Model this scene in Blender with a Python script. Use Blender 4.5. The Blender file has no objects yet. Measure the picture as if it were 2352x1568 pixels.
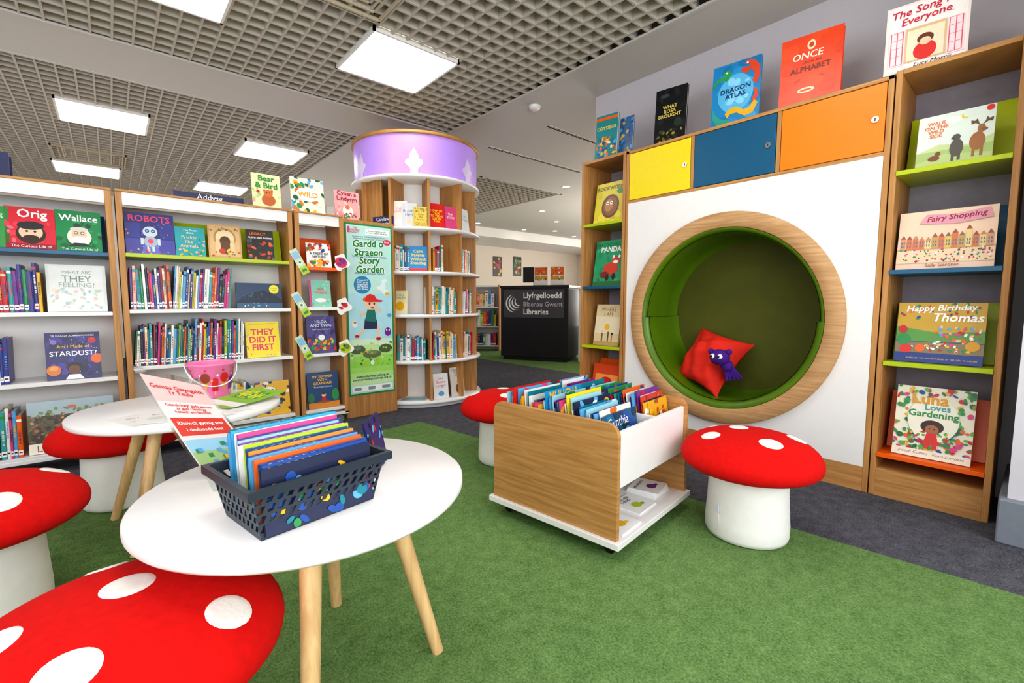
import bpy, math, random
from mathutils import Matrix, Vector
random.seed(7)
D=bpy.data; C=bpy.context
pi=math.pi
# ---------------------------------------------------------------- colour + materials
def lin(c): return c/12.92 if c<=.04045 else ((c+.055)/1.055)**2.4
def H(s):
    s=s.lstrip('#'); return tuple(lin(int(s[i:i+2],16)/255) for i in (0,2,4))
_m={}
def mat(name,col,rough=.5,var=.05,scale=30,bump=0,metal=0,emit=0,stretch=None,spec=.5):
    key=name
    if key in _m: return _m[key]
    if isinstance(col,str): col=H(col)
    m=D.materials.new(name); m.use_nodes=True; nt=m.node_tree; N=nt.nodes; L=nt.links
    b=N['Principled BSDF']; b.inputs['Roughness'].default_value=rough; b.inputs['Metallic'].default_value=metal
    b.inputs['Specular IOR Level'].default_value=spec
    tc=N.new('ShaderNodeTexCoord'); mp=N.new('ShaderNodeMapping'); L.new(tc.outputs['Object'],mp.inputs[0])
    if stretch: mp.inputs['Scale'].default_value=stretch
    no=N.new('ShaderNodeTexNoise'); no.inputs['Scale'].default_value=scale; no.inputs['Detail'].default_value=4
    L.new(mp.outputs[0],no.inputs['Vector'])
    cr=N.new('ShaderNodeValToRGB'); e=cr.color_ramp.elements
    e[0].position=.3;e[1].position=.7
    e[0].color=tuple(max(0,c*(1-var)) for c in col)+(1,); e[1].color=tuple(min(1,c*(1+var)) for c in col)+(1,)
    L.new(no.outputs['Fac'],cr.inputs[0]); L.new(cr.outputs[0],b.inputs['Base Color'])
    if bump:
        bp=N.new('ShaderNodeBump'); bp.inputs['Strength'].default_value=bump; bp.inputs['Distance'].default_value=.004
        L.new(no.outputs['Fac'],bp.inputs['Height']); L.new(bp.outputs[0],b.inputs['Normal'])
    if emit:
        b.inputs['Emission Color'].default_value=col+(1,); b.inputs['Emission Strength'].default_value=emit
    _m[key]=m; return m
def cov(hexs,rough=.35): return mat('printed_card_'+hexs.strip('#'),hexs,rough,.04,15)
def art(name,cols,scale=14,rough=.35):
    if name in _m: return _m[name]
    m=D.materials.new(name); m.use_nodes=True; nt=m.node_tree; N=nt.nodes; L=nt.links
    b=N['Principled BSDF']; b.inputs['Roughness'].default_value=rough
    tc=N.new('ShaderNodeTexCoord'); no=N.new('ShaderNodeTexNoise'); no.inputs['Scale'].default_value=scale*.7
    vo=N.new('ShaderNodeTexVoronoi'); vo.inputs['Scale'].default_value=scale*1.6
    ad=N.new('ShaderNodeVectorMath'); ad.operation='MULTIPLY_ADD'; ad.inputs[1].default_value=(.12,.12,.12)
    L.new(tc.outputs['Object'],no.inputs['Vector']); L.new(no.outputs['Color'],ad.inputs[0]); L.new(tc.outputs['Object'],ad.inputs[2])
    L.new(ad.outputs[0],vo.inputs['Vector'])
    sp=N.new('ShaderNodeSeparateColor'); L.new(vo.outputs['Color'],sp.inputs[0])
    cr=N.new('ShaderNodeValToRGB'); cr.color_ramp.interpolation='CONSTANT'; e=cr.color_ramp.elements
    n=len(cols)
    while len(e)<n: e.new(.5)
    for i,c in enumerate(cols):
        e[i].position=i/n
        e[i].color=H(c)+(1,)
    L.new(sp.outputs[0],cr.inputs[0]); L.new(cr.outputs[0],b.inputs['Base Color'])
    _m[name]=m; return m
def woodmat(name,a,b_,stretch,rough=.5):
    if name in _m: return _m[name]
    m=D.materials.new(name); m.use_nodes=True; nt=m.node_tree; N=nt.nodes; L=nt.links
    b=N['Principled BSDF']; b.inputs['Roughness'].default_value=rough
    tc=N.new('ShaderNodeTexCoord'); mp=N.new('ShaderNodeMapping'); mp.inputs['Scale'].default_value=stretch
    L.new(tc.outputs['Object'],mp.inputs[0])
    no=N.new('ShaderNodeTexNoise'); no.inputs['Scale'].default_value=1; no.inputs['Detail'].default_value=6; no.inputs['Distortion'].default_value=.6
    L.new(mp.outputs[0],no.inputs['Vector'])
    cr=N.new('ShaderNodeValToRGB'); e=cr.color_ramp.elements; e[0].position=.3; e[1].position=.68
    e[0].color=H(a)+(1,); e[1].color=H(b_)+(1,)
    L.new(no.outputs['Fac'],cr.inputs[0]); L.new(cr.outputs[0],b.inputs['Base Color'])
    _m[name]=m; return m
OAK=woodmat('oak_laminate_upright','#a8753f','#c8955a',(60,60,3))
OAKH=woodmat('oak_laminate_level','#aa7943','#ca995f',(4,4,70))
OAKP=woodmat('oak_laminate_pale','#b08556','#cba376',(5,5,90))
BEECH=woodmat('beech_leg_wood','#d2a673','#e6c28e',(70,70,4),.4)
WHITE=mat('white_laminate','#efedec',.28,.01)
WHITEM=mat('white_melamine','#edecea',.4,.01)
PAGES=mat('page_edges','#e9e4d8',.8,.08,200)
NAVY=mat('navy_plastic','#26305a',.5)
LIME=mat('lime_laminate','#b4c60e',.35,.02)
TEAL=mat('teal_laminate','#065a80',.35,.02)
ORANGE=mat('orange_laminate','#f4660c',.35,.02)
YEL=mat('yellow_laminate','#f4dc04',.35,.02)
ORD=mat('orange_door_laminate','#ff8404',.35,.02)
CHROME=mat('brushed_chrome','#c9c9c9',.25,.02,metal=1)
BLACK=mat('black_plastic','#16171a',.45)
GREYP=mat('grey_plastic','#7d8288',.5)
# ---------------------------------------------------------------- mesh builder
_tx={}
def textmesh(s,bold=.012,shear=0):
    k=(s,bold,shear)
    if k in _tx: return _tx[k]
    cu=D.curves.new('tmp','FONT'); cu.body=s; cu.resolution_u=2; cu.align_x='CENTER'; cu.space_line=.9; cu.shear=shear
    ob=D.objects.new('tmp',cu); C.collection.objects.link(ob)
    dg=C.evaluated_depsgraph_get(); me=D.meshes.new_from_object(ob.evaluated_get(dg))
    vs=[(v.co.x,v.co.y) for v in me.vertices]; fs=[tuple(p.vertices) for p in me.polygons]
    D.objects.remove(ob); D.curves.remove(cu); D.meshes.remove(me)
    if not vs: vs=[(0,0)];fs=[]
    x0=min(v[0] for v in vs);x1=max(v[0] for v in vs);y0=min(v[1] for v in vs);y1=max(v[1] for v in vs)
    vs=[((x-(x0+x1)/2),(y-(y0+y1)/2)) for x,y in vs]
    n=1 if bold<=.015 else (4 if bold<.06 else 8)
    V=[];F=[]
    for q in range(n):
        a=2*pi*(q+.5)/n; dx,dy=(0,0) if n==1 else (bold*.8*math.cos(a),bold*.8*math.sin(a)); o=len(V)
        V+=[(x+dx,y+dy,q*.01) for x,y in vs]; F+=[tuple(i+o for i in f) for f in fs]
    _tx[k]=(V,F,x1-x0+bold,y1-y0); return _tx[k]
class MB:
    def __init__(s): s.v=[];s.f=[];s.mi=[];s.ms=[];s.sm=[]
    def _i(s,m):
        if m not in s.ms: s.ms.append(m)
        return s.ms.index(m)
    def add(s,vs,fs,m,T=None,smooth=False):
        o=len(s.v); i=s._i(m)
        for v in vs:
            v=Vector(v)
            if T is not None: v=T@v
            s.v.append(tuple(v))
        for f in fs: s.f.append(tuple(a+o for a in f)); s.mi.append(i); s.sm.append(smooth)
        return s
    def box(s,x0,x1,y0,y1,z0,z1,m,T=None):
        vs=[(x,y,z) for z in (z0,z1) for y in (y0,y1) for x in (x0,x1)]
        return s.add(vs,[(0,2,3,1),(4,5,7,6),(0,1,5,4),(2,6,7,3),(0,4,6,2),(1,3,7,5)],m,T)
    def prism(s,pts,d0,d1,m,T=None,axis='y',smooth=False):
        n=len(pts)
        def P(a,b,d): return {'y':(a,d,b),'z':(a,b,d),'x':(d,a,b)}[axis]
        vs=[P(a,b,d0) for a,b in pts]+[P(a,b,d1) for a,b in pts]
        fs=[tuple(range(n)),tuple(range(2*n-1,n-1,-1))]+[(i,i+n,(i+1)%n+n,(i+1)%n) for i in range(n)]
        return s.add(vs,fs,m,T)
    def lathe(s,prof,m,n=32,T=None,smooth=True,a0=0,a1=2*pi):
        full=abs(a1-a0-2*pi)<1e-6; k=n if full else n+1
        vs=[];fs=[]
        for j in range(k):
            a=a0+(a1-a0)*j/n
            for r,z in prof: vs.append((r*math.cos(a),r*math.sin(a),z))
        q=len(prof)
        for j in range(n):
            j2=(j+1)%k
            for i in range(q-1): fs.append((j*q+i,j2*q+i,j2*q+i+1,j*q+i+1))
        return s.add(vs,fs,m,T,smooth)
    def cyl(s,p0,p1,r0,r1,m,n=16,caps=True):
        p0=Vector(p0);p1=Vector(p1);d=(p1-p0);q=d.to_track_quat('Z','Y').to_matrix().to_4x4();T=Matrix.Translation(p0)@q;h=d.length
        vs=[(r0*math.cos(2*pi*i/n),r0*math.sin(2*pi*i/n),0) for i in range(n)]+[(r1*math.cos(2*pi*i/n),r1*math.sin(2*pi*i/n),h) for i in range(n)]
        s.add(vs,[(i,(i+1)%n,(i+1)%n+n,i+n) for i in range(n)],m,T,True)
        if caps: s.add(vs,[tuple(range(n-1,-1,-1)),tuple(range(n,2*n))],m,T)
        return s
    def ball(s,c,r,m,n=16,sx=1,sy=1,sz=1,T=None):
        prof=[(r*math.sin(pi*i/(n//2)),-r*math.cos(pi*i/(n//2))) for i in range(n//2+1)]
        M_=Matrix.Translation(c)@Matrix.Diagonal((sx,sy,sz,1))
        return s.lathe(prof,m,n,(T@M_) if T is not None else M_)
    def text(s,t,m,T,width=None,height=None,bold=.012,shear=0):
        vs,fs,w,h=textmesh(t,bold,shear)
        k=1
        if width and height: k=min(width/w,height/h)
        elif width: k=width/w
        elif height: k=height/h
        return s.add([(x*k,y*k,z*.0003) for x,y,z in vs],fs,m,T)
    def build(s,name,parent=None,loc=(0,0,0),rot=(0,0,0),label=None,category=None,group=None,kind=None,bevel=0,bseg=2):
        me=D.meshes.new(name); me.from_pydata(s.v,[],s.f)
        for m in s.ms: me.materials.append(m)
        me.polygons.foreach_set('material_index',s.mi); me.polygons.foreach_set('use_smooth',s.sm); me.update()
        o=D.objects.new(name,me); C.collection.objects.link(o); o.location=loc; o.rotation_euler=rot
        if parent: o.parent=parent
        tag(o,label,category,group,kind)
        if bevel:
            b=o.modifiers.new('bevel','BEVEL'); b.width=bevel; b.segments=bseg; b.limit_method='ANGLE'; b.angle_limit=math.radians(50)
        return o
def tag(o,label=None,category=None,group=None,kind=None):
    if label: o['label']=label
    if category: o['category']=category
    if group: o['group']=group
    if kind: o['kind']=kind
def thing(name,loc,rotz,label,category,group=None):
    o=D.objects.new(name,None); o.empty_display_size=.1; C.collection.objects.link(o); o.location=loc; o.rotation_euler=(0,0,rotz)
    tag(o,label,category,group); return o
def circ(n,rx,ry=None,cx=0,cy=0,a0=0,a1=2*pi):
    ry=rx if ry is None else ry
    return [(cx+rx*math.cos(a0+(a1-a0)*i/n),cy+ry*math.sin(a0+(a1-a0)*i/n)) for i in range(n)]
class Art:
    def __init__(s,mb,T,w,h): s.mb=mb;s.T=T;s.w=w;s.h=h;s.k=0
    def up(s): s.k+=1; return s.T@Matrix.Translation((0,0,min(.0002*s.k,.0014+.00002*s.k)))
    def m(s,c): return cov(c) if isinstance(c,str) else c
    def poly(s,pts,c): s.mb.add([(x*s.w,y*s.h,0) for x,y in pts],[tuple(range(len(pts)))],s.m(c),s.up())
    def rect(s,x0,y0,x1,y1,c): s.poly([(x0,y0),(x1,y0),(x1,y1),(x0,y1)],c)
    def ell(s,cx,cy,rx,ry,c,rot=0,n=20):
        pts=[]
        for i in range(n):
            a=2*pi*i/n; x=rx*math.cos(a)*s.w; y=ry*math.sin(a)*s.w
            px=cx+(x*math.cos(rot)-y*math.sin(rot))/s.w; py=cy+(x*math.sin(rot)+y*math.cos(rot))/s.h
            pts.append((min(max(px,0),1),min(max(py,0),1)))
        s.poly(pts,c)
    def text(s,t,cx,cy,wf,c,hf=None,rot=0,bold=.012,shear=0):
        T=s.up()@Matrix.Translation((cx*s.w,cy*s.h,0))@Matrix.Rotation(rot,4,'Z'); s.k+=1
        s.mb.text(t,s.m(c),T,wf*s.w,hf*s.h if hf else None,bold,shear)
    def draw(s,items):
        for it in items:
            k=it[0]; 
            if k=='r': s.rect(*it[1:])
            elif k=='e': s.ell(*it[1:])
            elif k=='p': s.poly(*it[1:])
            elif k=='t': s.text(it[1],*it[2:5],it[5],*it[6:])
            elif k=='blob':
                _,x0,y0,x1,y1,n,cols,sz,seed=it; R=random.Random(seed)
                for i in range(n): s.ell(R.uniform(x0,x1),R.uniform(y0,y1),sz*R.uniform(.5,1.3),sz*R.uniform(.4,1.1),R.choice(cols),R.uniform(0,3),10)
def book(w,h,t,col,items,loc,rotz,tilt=.12,label='',name='picture_book',group=None,roll=0):
    mb=MB(); c=cov(col); b=min(.002,t*.25)
    mb.box(-w/2,w/2,-t/2,-t/2+b,0,h,c); mb.box(-w/2,w/2,t/2-b,t/2,0,h,c); mb.box(-w/2,-w/2+b,-t/2+b,t/2-b,0,h,c)
    mb.box(-w/2+b,w/2-.004,-t/2+b,t/2-b,.003,h-.003,PAGES)
    T=Matrix.Translation((-w/2,-t/2,0))@Matrix.Rotation(pi/2,4,'X')
    Art(mb,T,w,h).draw(items)
    o=mb.build(name,None,loc,(0,0,0),label,'book',group)
    o.rotation_euler=(Matrix.Rotation(rotz,4,'Z')@Matrix.Rotation(-tilt,4,'X')@Matrix.Rotation(roll,4,'Y')).to_euler()
    return o
PAL=['#c8202b','#e8e6e0','#1f4f9c','#2b2b2f','#e9b51d','#2f8f4e','#7a2f8f','#e86a1e','#0f7f8c','#f0f0ee','#d8458a','#5fa8d8','#3c3c8c','#f4efe0','#9c1f3a','#3aa0a0','#222a4a','#fafafa','#b8d030','#f2cfa0']
COLN={'#c8202b':'red','#e8e6e0':'white','#1f4f9c':'blue','#2b2b2f':'black','#e9b51d':'yellow','#2f8f4e':'green','#7a2f8f':'purple','#e86a1e':'orange','#0f7f8c':'teal','#f0f0ee':'white','#d8458a':'pink','#5fa8d8':'light blue','#3c3c8c':'indigo','#f4efe0':'cream','#9c1f3a':'crimson','#3aa0a0':'turquoise','#222a4a':'navy','#fafafa':'white','#b8d030':'lime green','#f2cfa0':'peach'}
def spine_book(t,h,d,col,rnd,loc,rotz,roll,label,group,name='paperback_book'):
    mb=MB(); c=cov(col); b=min(.0015,t*.25)
    mb.box(-t/2,-t/2+b,0,d,0,h,c); mb.box(t/2-b,t/2,0,d,0,h,c)
    mb.prism([(-t/2+b,0),(-t/4,-.0015),(t/4,-.0015),(t/2-b,0),(t/2-b,.0015),(-t/2+b,.0015)],0,h,c,None,'z')
    mb.box(-t/2+b,t/2-b,.0015,d-.003,.002,h-.003,PAGES)
    T=Matrix.Translation((-t/2,-.0016,0))@Matrix.Rotation(pi/2,4,'X'); A=Art(mb,T,t,h)
    c2=rnd.choice(PAL); 
    y=rnd.uniform(.3,.45); y2=y+rnd.uniform(.25,.4)
    q=y
    while q<y2: A.rect(.28,q,.72,q+.018,c2); q+=rnd.choice([.024,.024,.045])
    if rnd.random()<.5: A.rect(0,.86,1,.92,rnd.choice(PAL))
    if rnd.random()<.8: A.rect(0.02,.06,.98,.17,'#fafafa'); A.rect(.15,.10,.85,.13,rnd.choice(['#c8202b','#2b2b2f','#1f4f9c']))
    o=mb.build(name,None,loc,(0,0,0),label,'book',group)
    o.rotation_euler=(Matrix.Rotation(rotz,4,'Z')@Matrix.Rotation(roll,4,'Y')).to_euler()
    return o
def spine_row(start,rotz,length,group,where,hmin=.19,hmax=.26,tmin=.006,tmax=.02,depth=.17,seed=1,lean=.05,pal=None,name='paperback_book'):
    rnd=random.Random(seed); s=0; ux=Vector((math.cos(rotz),math.sin(rotz),0)); uy=Vector((-math.sin(rotz),math.cos(rotz),0)); ln=rnd.uniform(0,lean)
    while s<length:
        t=rnd.uniform(tmin,tmax); h=rnd.uniform(hmin,hmax)
        if rnd.random()<.1: ln=rnd.uniform(-lean*.3,lean)
        if s+t>length: break
        col=rnd.choice(pal or PAL); p=Vector(start)+ux*(s+t/2)+uy*rnd.uniform(0,.012)
        p.z+=abs(math.sin(ln))*t/2
        spine_book(t,h,depth,col,rnd,p,rotz,ln,'%s thin book standing spine-out %s'%(COLN.get(col,'coloured'),where),group,name)
        s+=t/math.cos(ln)+.0012
# ---------------------------------------------------------------- room shell
X0,X1,Y0,Y1,ZC=-2.6,11.0,-1.8,9.6,2.53
def carpet(name,c1,c2,s=320):
    m=D.materials.new(name); m.use_nodes=True; nt=m.node_tree;N=nt.nodes;L=nt.links;b=N['Principled BSDF'];b.inputs['Roughness'].default_value=.95;b.inputs['Specular IOR Level'].default_value=.05
    tc=N.new('ShaderNodeTexCoord')
    def nz(sc,det,st):
        mp=N.new('ShaderNodeMapping');mp.inputs['Scale'].default_value=st;mp.inputs['Rotation'].default_value=(0,0,.15);L.new(tc.outputs['Object'],mp.inputs[0])
        n=N.new('ShaderNodeTexNoise');n.inputs['Scale'].default_value=sc;n.inputs['Detail'].default_value=det;L.new(mp.outputs[0],n.inputs['Vector']);return n
    n1=nz(s,2,(1,1,1));n2=nz(130,3,(1.5,1,1));n3=nz(22,4,(1,1,1));n4=nz(1.6,2,(1,1,1))
    def ma(a,k,prev):
        x=N.new('ShaderNodeMath');x.operation='MULTIPLY_ADD';L.new(a.outputs['Fac'],x.inputs[0]);x.inputs[1].default_value=k
        if prev is None: x.inputs[2].default_value=0
        else: L.new(prev.outputs[0],x.inputs[2])
        return x
    r=ma(n1,.28,None);r=ma(n2,.40,r);r=ma(n3,.20,r);r=ma(n4,.12,r)
    cr=N.new('ShaderNodeValToRGB');e=cr.color_ramp.elements;e[0].position=.36;e[1].position=.66
    e[0].color=H(c1)+(1,);e[1].color=H(c2)+(1,);L.new(r.outputs[0],cr.inputs[0]);L.new(cr.outputs[0],b.inputs['Base Color'])
    bp=N.new('ShaderNodeBump');bp.inputs['Strength'].default_value=.15;bp.inputs['Distance'].default_value=.002;L.new(n1.outputs['Fac'],bp.inputs['Height']);L.new(bp.outputs[0],b.inputs['Normal'])
    return m
GRC=carpet('green_carpet_pile','#456638','#86a368'); DKC=carpet('charcoal_carpet_pile','#2a2b31','#76767f')
MB().box(X0,X1,Y0,Y1,-.05,0,DKC).build('floor',kind='structure')
mb=MB(); mb.prism([(1.71,3.03),(-2.4,2.55),(-2.2,-1.7),(2.25,-1.7),(2.06,0),(1.96,1.01)][::-1],.0,.0015,GRC,None,'z'); mb.build('floor.001',kind='structure')
MB().box(4.36,7.6,3.2,8.0,0,.0015,GRC).build('floor.002',kind='structure')
LIL=mat('lilac_paint','#cbc8cf',.7,.01); CREAM=mat('cream_paint','#ede3d7',.7,.01); PLA=mat('ceiling_plaster','#cecac6',.8,.01)
MB().box(3.04,3.18,Y0,2.48,0,ZC,LIL).build('wall_east',kind='structure')
MB().box(3.18,X1,2.30,2.48,0,ZC,CREAM).build('wall_return',kind='structure')
MB().box(X0,X1,Y1,Y1+.1,0,ZC,CREAM).build('wall_north',kind='structure')
MB().box(X0-.1,X0,Y0,Y1,0,ZC,LIL).build('wall_west',kind='structure')
MB().box(X1,X1+.1,Y0,Y1,0,ZC,CREAM).build('wall_far_east',kind='structure')
mb=MB(); mb.box(X0,3.18,Y0-.1,Y0,0,.7,LIL); mb.box(X0,3.18,Y0-.1,Y0,2.35,ZC,LIL)
for x in (X0,-.8,1.1,3.0): mb.box(x,x+.16,Y0-.1,Y0,.7,2.35,LIL)
mb.build('wall_south',kind='structure')
mb=MB(); mb.box(2.49,3.035,-.7,.05,.17,ZC,LIL); mb.build('wall_pier',kind='structure')
MB().box(2.46,3.035,-.72,.072,0,.17,mat('grey_skirting','#7d838d',.5)).build('baseboard_pier',kind='structure',bevel=.006)
MB().box(2.484,2.49,-.6,.045,.86,1.95,mat('charcoal_tone','#23262f',.6)).build('pier_dark_sheet',kind='structure')  # thin dark sheet over the middle height of the pier side
fields=[(-2.2,2.6,.3,3.97),(-2.2,1.98,4.55,9.3),(3.75,5.3,4.95,7.4)]
mb=MB()
for r in [(X0,X1,Y0,.3),(X0,-2.2,.3,Y1),(2.6,X1,.3,3.97),(-2.2,X1,3.97,4.55),(1.98,X1,4.55,4.95),(1.98,3.75,4.95,7.4),(5.3,X1,4.95,7.4),(1.98,X1,7.4,9.3),(-2.2,X1,9.3,Y1)]:
    mb.box(r[0],r[1],r[2],r[3],ZC,ZC+.03,PLA)
mb.build('ceiling',kind='structure')
PLEN=mat('plenum_grey','#5f5b57',.9,.15,3); GRID=mat('grid_bar_grey','#c4bdb2',.6,.03)
mb=MB()
for a,b,c,d in fields:
    mb.box(a,b,c,d,ZC+.26,ZC+.29,PLEN)
    mb.box(a-.02,a,c,d,ZC+.03,ZC+.26,PLEN);mb.box(b,b+.02,c,d,ZC+.03,ZC+.26,PLEN);mb.box(a,b,c-.02,c,ZC+.03,ZC+.26,PLEN);mb.box(a,b,d,d+.02,ZC+.03,ZC+.26,PLEN)
mb.build('ceiling.001',kind='structure')
for a,b,c,d in fields:
    mb=MB(); p=.1
    i=0
    while a+i*p<=b: mb.box(a+i*p-.006,a+i*p+.006,c,d,ZC+.002,ZC+.072,GRID); i+=1
    i=0
    while c+i*p<=d: mb.box(a,b,c+i*p-.006,c+i*p+.006,ZC+.003,ZC+.071,GRID); i+=1
    for q in ((a-.0,a+.03,c,d),(b-.03,b,c,d),(a,b,c,c+.03),(a,b,d-.03,d)): mb.box(*q,ZC-.004,ZC+.01,PLA)
    mb.build('ceiling.002',kind='structure')
EM=mat('lit_diffuser',(1,.97,.92),.5,0,emit=7.8)
for (x,y) in [(1.59,3.05),(.05,5.6),(1.43,5.72),(1.3,7.95),(-.12,7.9),(.28,2.97),(.28,.9),(1.6,.9),(6.5,4.2),(8.5,6.2),(-1.6,3.9),(8.8,3.6),(4.6,3.2)]:  # some far-room panels are out of view, added to brighten that end
    th=thing('ceiling_light_panel',(x,y,ZC-.012),0,'square recessed ceiling light with glowing white diffuser','ceiling light','ceiling light panels')
    mb=MB()
    for q in ((-.31,-.295,-.31,.31),(.295,.31,-.31,.31),(-.31,.31,-.31,-.295),(-.31,.31,.295,.31)): mb.box(*q,0,.03,WHITEM)
    mb.build('light_frame',th)
    MB().box(-.295,.295,-.295,.295,.004,.02,EM).build('diffuser',th)
VENT=mat('vent_cream','#bfb39c',.6)
for (x,y) in [(-.08,7.2),(.97,2.35)]:
    mb=MB()
    for k in range(6):
        r=.31-k*.05
        for q in ((-r,-r+.012,-r,r),(r-.012,r,-r,r),(-r,r,-r,-r+.012),(-r,r,r-.012,r)): mb.box(*q,k*.008,.02+k*.008,VENT)
    mb.box(-.31,.31,-.31,.31,.06,.065,VENT)
    mb.build('ceiling_vent',None,(x,y,ZC-.012),label='square cream ceiling air vent with stepped louvres',category='air vent')
for (x0,x1,y) in [(3.16,3.95,3.16),(3.11,4.6,3.98)]:
    mb=MB(); mb.box(x0,x1,y-.03,y+.03,ZC-.004,ZC+.003,WHITEM)
    n=int((x1-x0)/.035)
    for k in range(n): mb.box(x0+.01+k*.035,x0+.03+k*.035,y-.018,y+.018,ZC-.006,ZC-.003,BLACK)
    mb.build('slot_diffuser',None,label='narrow slotted air diffuser strip in the ceiling',category='air vent')
mb=MB(); mb.lathe([(0,-.035),(.03,-.034),(.045,-.02),(.05,0)],WHITEM,24); mb.build('smoke_detector',None,(2.78,2.92,ZC),label='small round white smoke detector on the ceiling',category='smoke detector')
DL=mat('downlight_glow',(1,.93,.82),.5,0,emit=25)
for (x,y) in [(6.0,6.1),(7.0,6.7),(6.8,5.2),(7.9,7.6),(5.9,7.9),(8.4,6.9),(7.2,7.9),(8.9,7.9),(5.0,4.6),(9.3,6.8)]:
    mb=MB(); mb.lathe([(.0,-.004),(.045,-.004)],DL,16); mb.lathe([(.045,-.005),(.06,-.006),(.065,0)],WHITEM,16)
    mb.build('ceiling_downlight',None,(x,y,ZC),label='small round lit downlight in the plaster ceiling',category='ceiling light',group='downlights')
# ---------------------------------------------------------------- bookcases
def bookcase(x0,x1,shelves,label):
    w=x1-x0; th=thing('bookcase',(x0,3.36,0),0,label,'bookcase'); dp=.30
    mb=MB(); mb.box(0,.028,0,dp,.075,1.5,OAK); mb.build('side_panel',th,bevel=.002)
    mb=MB(); mb.box(w-.028,w,0,dp,.075,1.5,OAK); mb.build('side_panel',th,bevel=.002)
    MB().box(.028,w-.028,dp-.02,dp-.005,.09,1.46,WHITEM).build('back_panel',th)
    mb=MB(); mb.box(0,w,-.004,dp,1.5,1.512,OAKH); mb.build('top_board',th,bevel=.002)
    MB().box(.028,w-.028,.004,.02,1.43,1.5,WHITE).build('fascia',th,bevel=.002)
    for z,m,display in shelves:
        MB().box(.028,w-.028,0 if display else .002,dp-.02,z-.022,z,m).build('shelf',th,bevel=.002)
        if display:
            mb=MB(); T=Matrix.Translation((0,.15,z+.004))@Matrix.Rotation(-.25,4,'X'); mb.box(.035,w-.035,0,.008,0,.22,m,T); mb.build('display_board',th)
    MB().box(0,w,.0,dp,.07,.09,WHITEM).build('base_board',th,bevel=.002)
    for cx in (.06,w-.06):
        for cy in (.05,dp-.05):
            c=MB(); c.box(-.018,.018,-.018,.018,.062,.07,CHROME); c.prism([(-.02,.06),(.02,.06),(.026,.03),(0,.02)],-.02,-.016,GREYP,None,'y'); c.prism([(-.02,.06),(.02,.06),(.026,.03),(0,.02)],.016,.02,GREYP,None,'y')
            co=c.build('caster',th,(cx,cy,0))
            c=MB(); c.cyl((.008,-.013,.03),(.008,.013,.03),.03,.03,GREYP,20); c.build('wheel',co)
    return th
bookcase(-.92,.035,[(1.165,TEAL,1),(.845,WHITE,0),(.485,WHITE,0),(.105,WHITE,0)],'white-shelved oak bookcase with teal display ledge')
bookcase(.05,.955,[(1.17,LIME,1),(.855,WHITE,0),(.53,WHITE,0),(.13,WHITE,0)],'white-shelved oak bookcase with lime display ledge')
bookcase(.97,1.30,[(1.14,ORANGE,1),(.86,WHITE,0),(.53,WHITE,0),(.13,WHITE,0)],'narrow oak bookcase on casters with orange display ledge')
def fb(x,z,w,h,col,items,label,y=3.395,tilt=.14,t=.012,rz=0,name='picture_book'):
    return book(w,h,t,col,items,(x,y,z+.001),rz,tilt,label,name)
fb(-.455,1.165,.19,.205,'#3a9a4e',[('e',.5,.4,.3,.3,'#d9d0b0'),('e',.5,.4,.2,.14,'#8a6a48'),('t','Virg',.75,.78,.3,'#f0f0ee')],'green picture book standing face-out on teal ledge')
fb(-.285,1.165,.18,.21,'#d8263a',[('blob',.0,.1,1,.75,16,['#e8405a','#c01f30','#f07080'],.07,301),('t','Orig',.55,.82,.6,'#fafafa',None,0,.03),('e',.5,.36,.3,.28,'#3a2418'),('e',.5,.40,.24,.22,'#f0c8a8'),('e',.5,.56,.27,.12,'#2b2b2f'),('e',.5,.27,.16,.07,'#3a2418'),('e',.42,.42,.03,.03,'#2b2b2f'),('e',.58,.42,.03,.03,'#2b2b2f'),('r',0,0,1,.12,'#a01828'),('t','The Curious Life of',.5,.06,.8,'#fafafa')],'red picture book with bearded man standing face-out')
fb(-.105,1.165,.178,.215,'#0f8a4c',[('blob',.0,.1,1,.75,18,['#1fa060','#0a6a3a','#2b4a3a'],.08,302),('t','Wallace',.5,.82,.85,'#fafafa',None,0,.03),('e',.5,.35,.27,.28,'#e9e4d8'),('e',.5,.42,.17,.16,'#f0c8a8'),('e',.5,.54,.2,.07,'#d8d4c8'),('e',.5,.27,.17,.12,'#fafafa'),('e',.43,.45,.045,.045,'#2b2b2f'),('e',.43,.45,.03,.03,'#f0e0d0'),('e',.57,.45,.045,.045,'#2b2b2f'),('e',.57,.45,.03,.03,'#f0e0d0'),('p',[(.25,.12),(.75,.12),(.62,.2),(.38,.2)],'#2b2b2f'),('t','The Curious Life of',.5,.05,.8,'#fafafa')],'green picture book with white-bearded man standing face-out')
fb(-.13,.845,.235,.25,'#dfe6e2',[('r',.05,.04,.95,.96,'#e8ecea'),('t','WHAT ARE',.5,.84,.5,'#8a9a90'),('t','THEY',.5,.70,.5,'#7a8a84'),('t','FEELING?',.5,.57,.6,'#a0b0a8'),('blob',.08,.06,.92,.5,46,['#b8d8cc','#e8c8c0','#b0c8d8','#ece0c0','#ccd4bc','#f4f4f0'],.035,3)],'pale large picture book with small drawings standing face-out')
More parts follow.
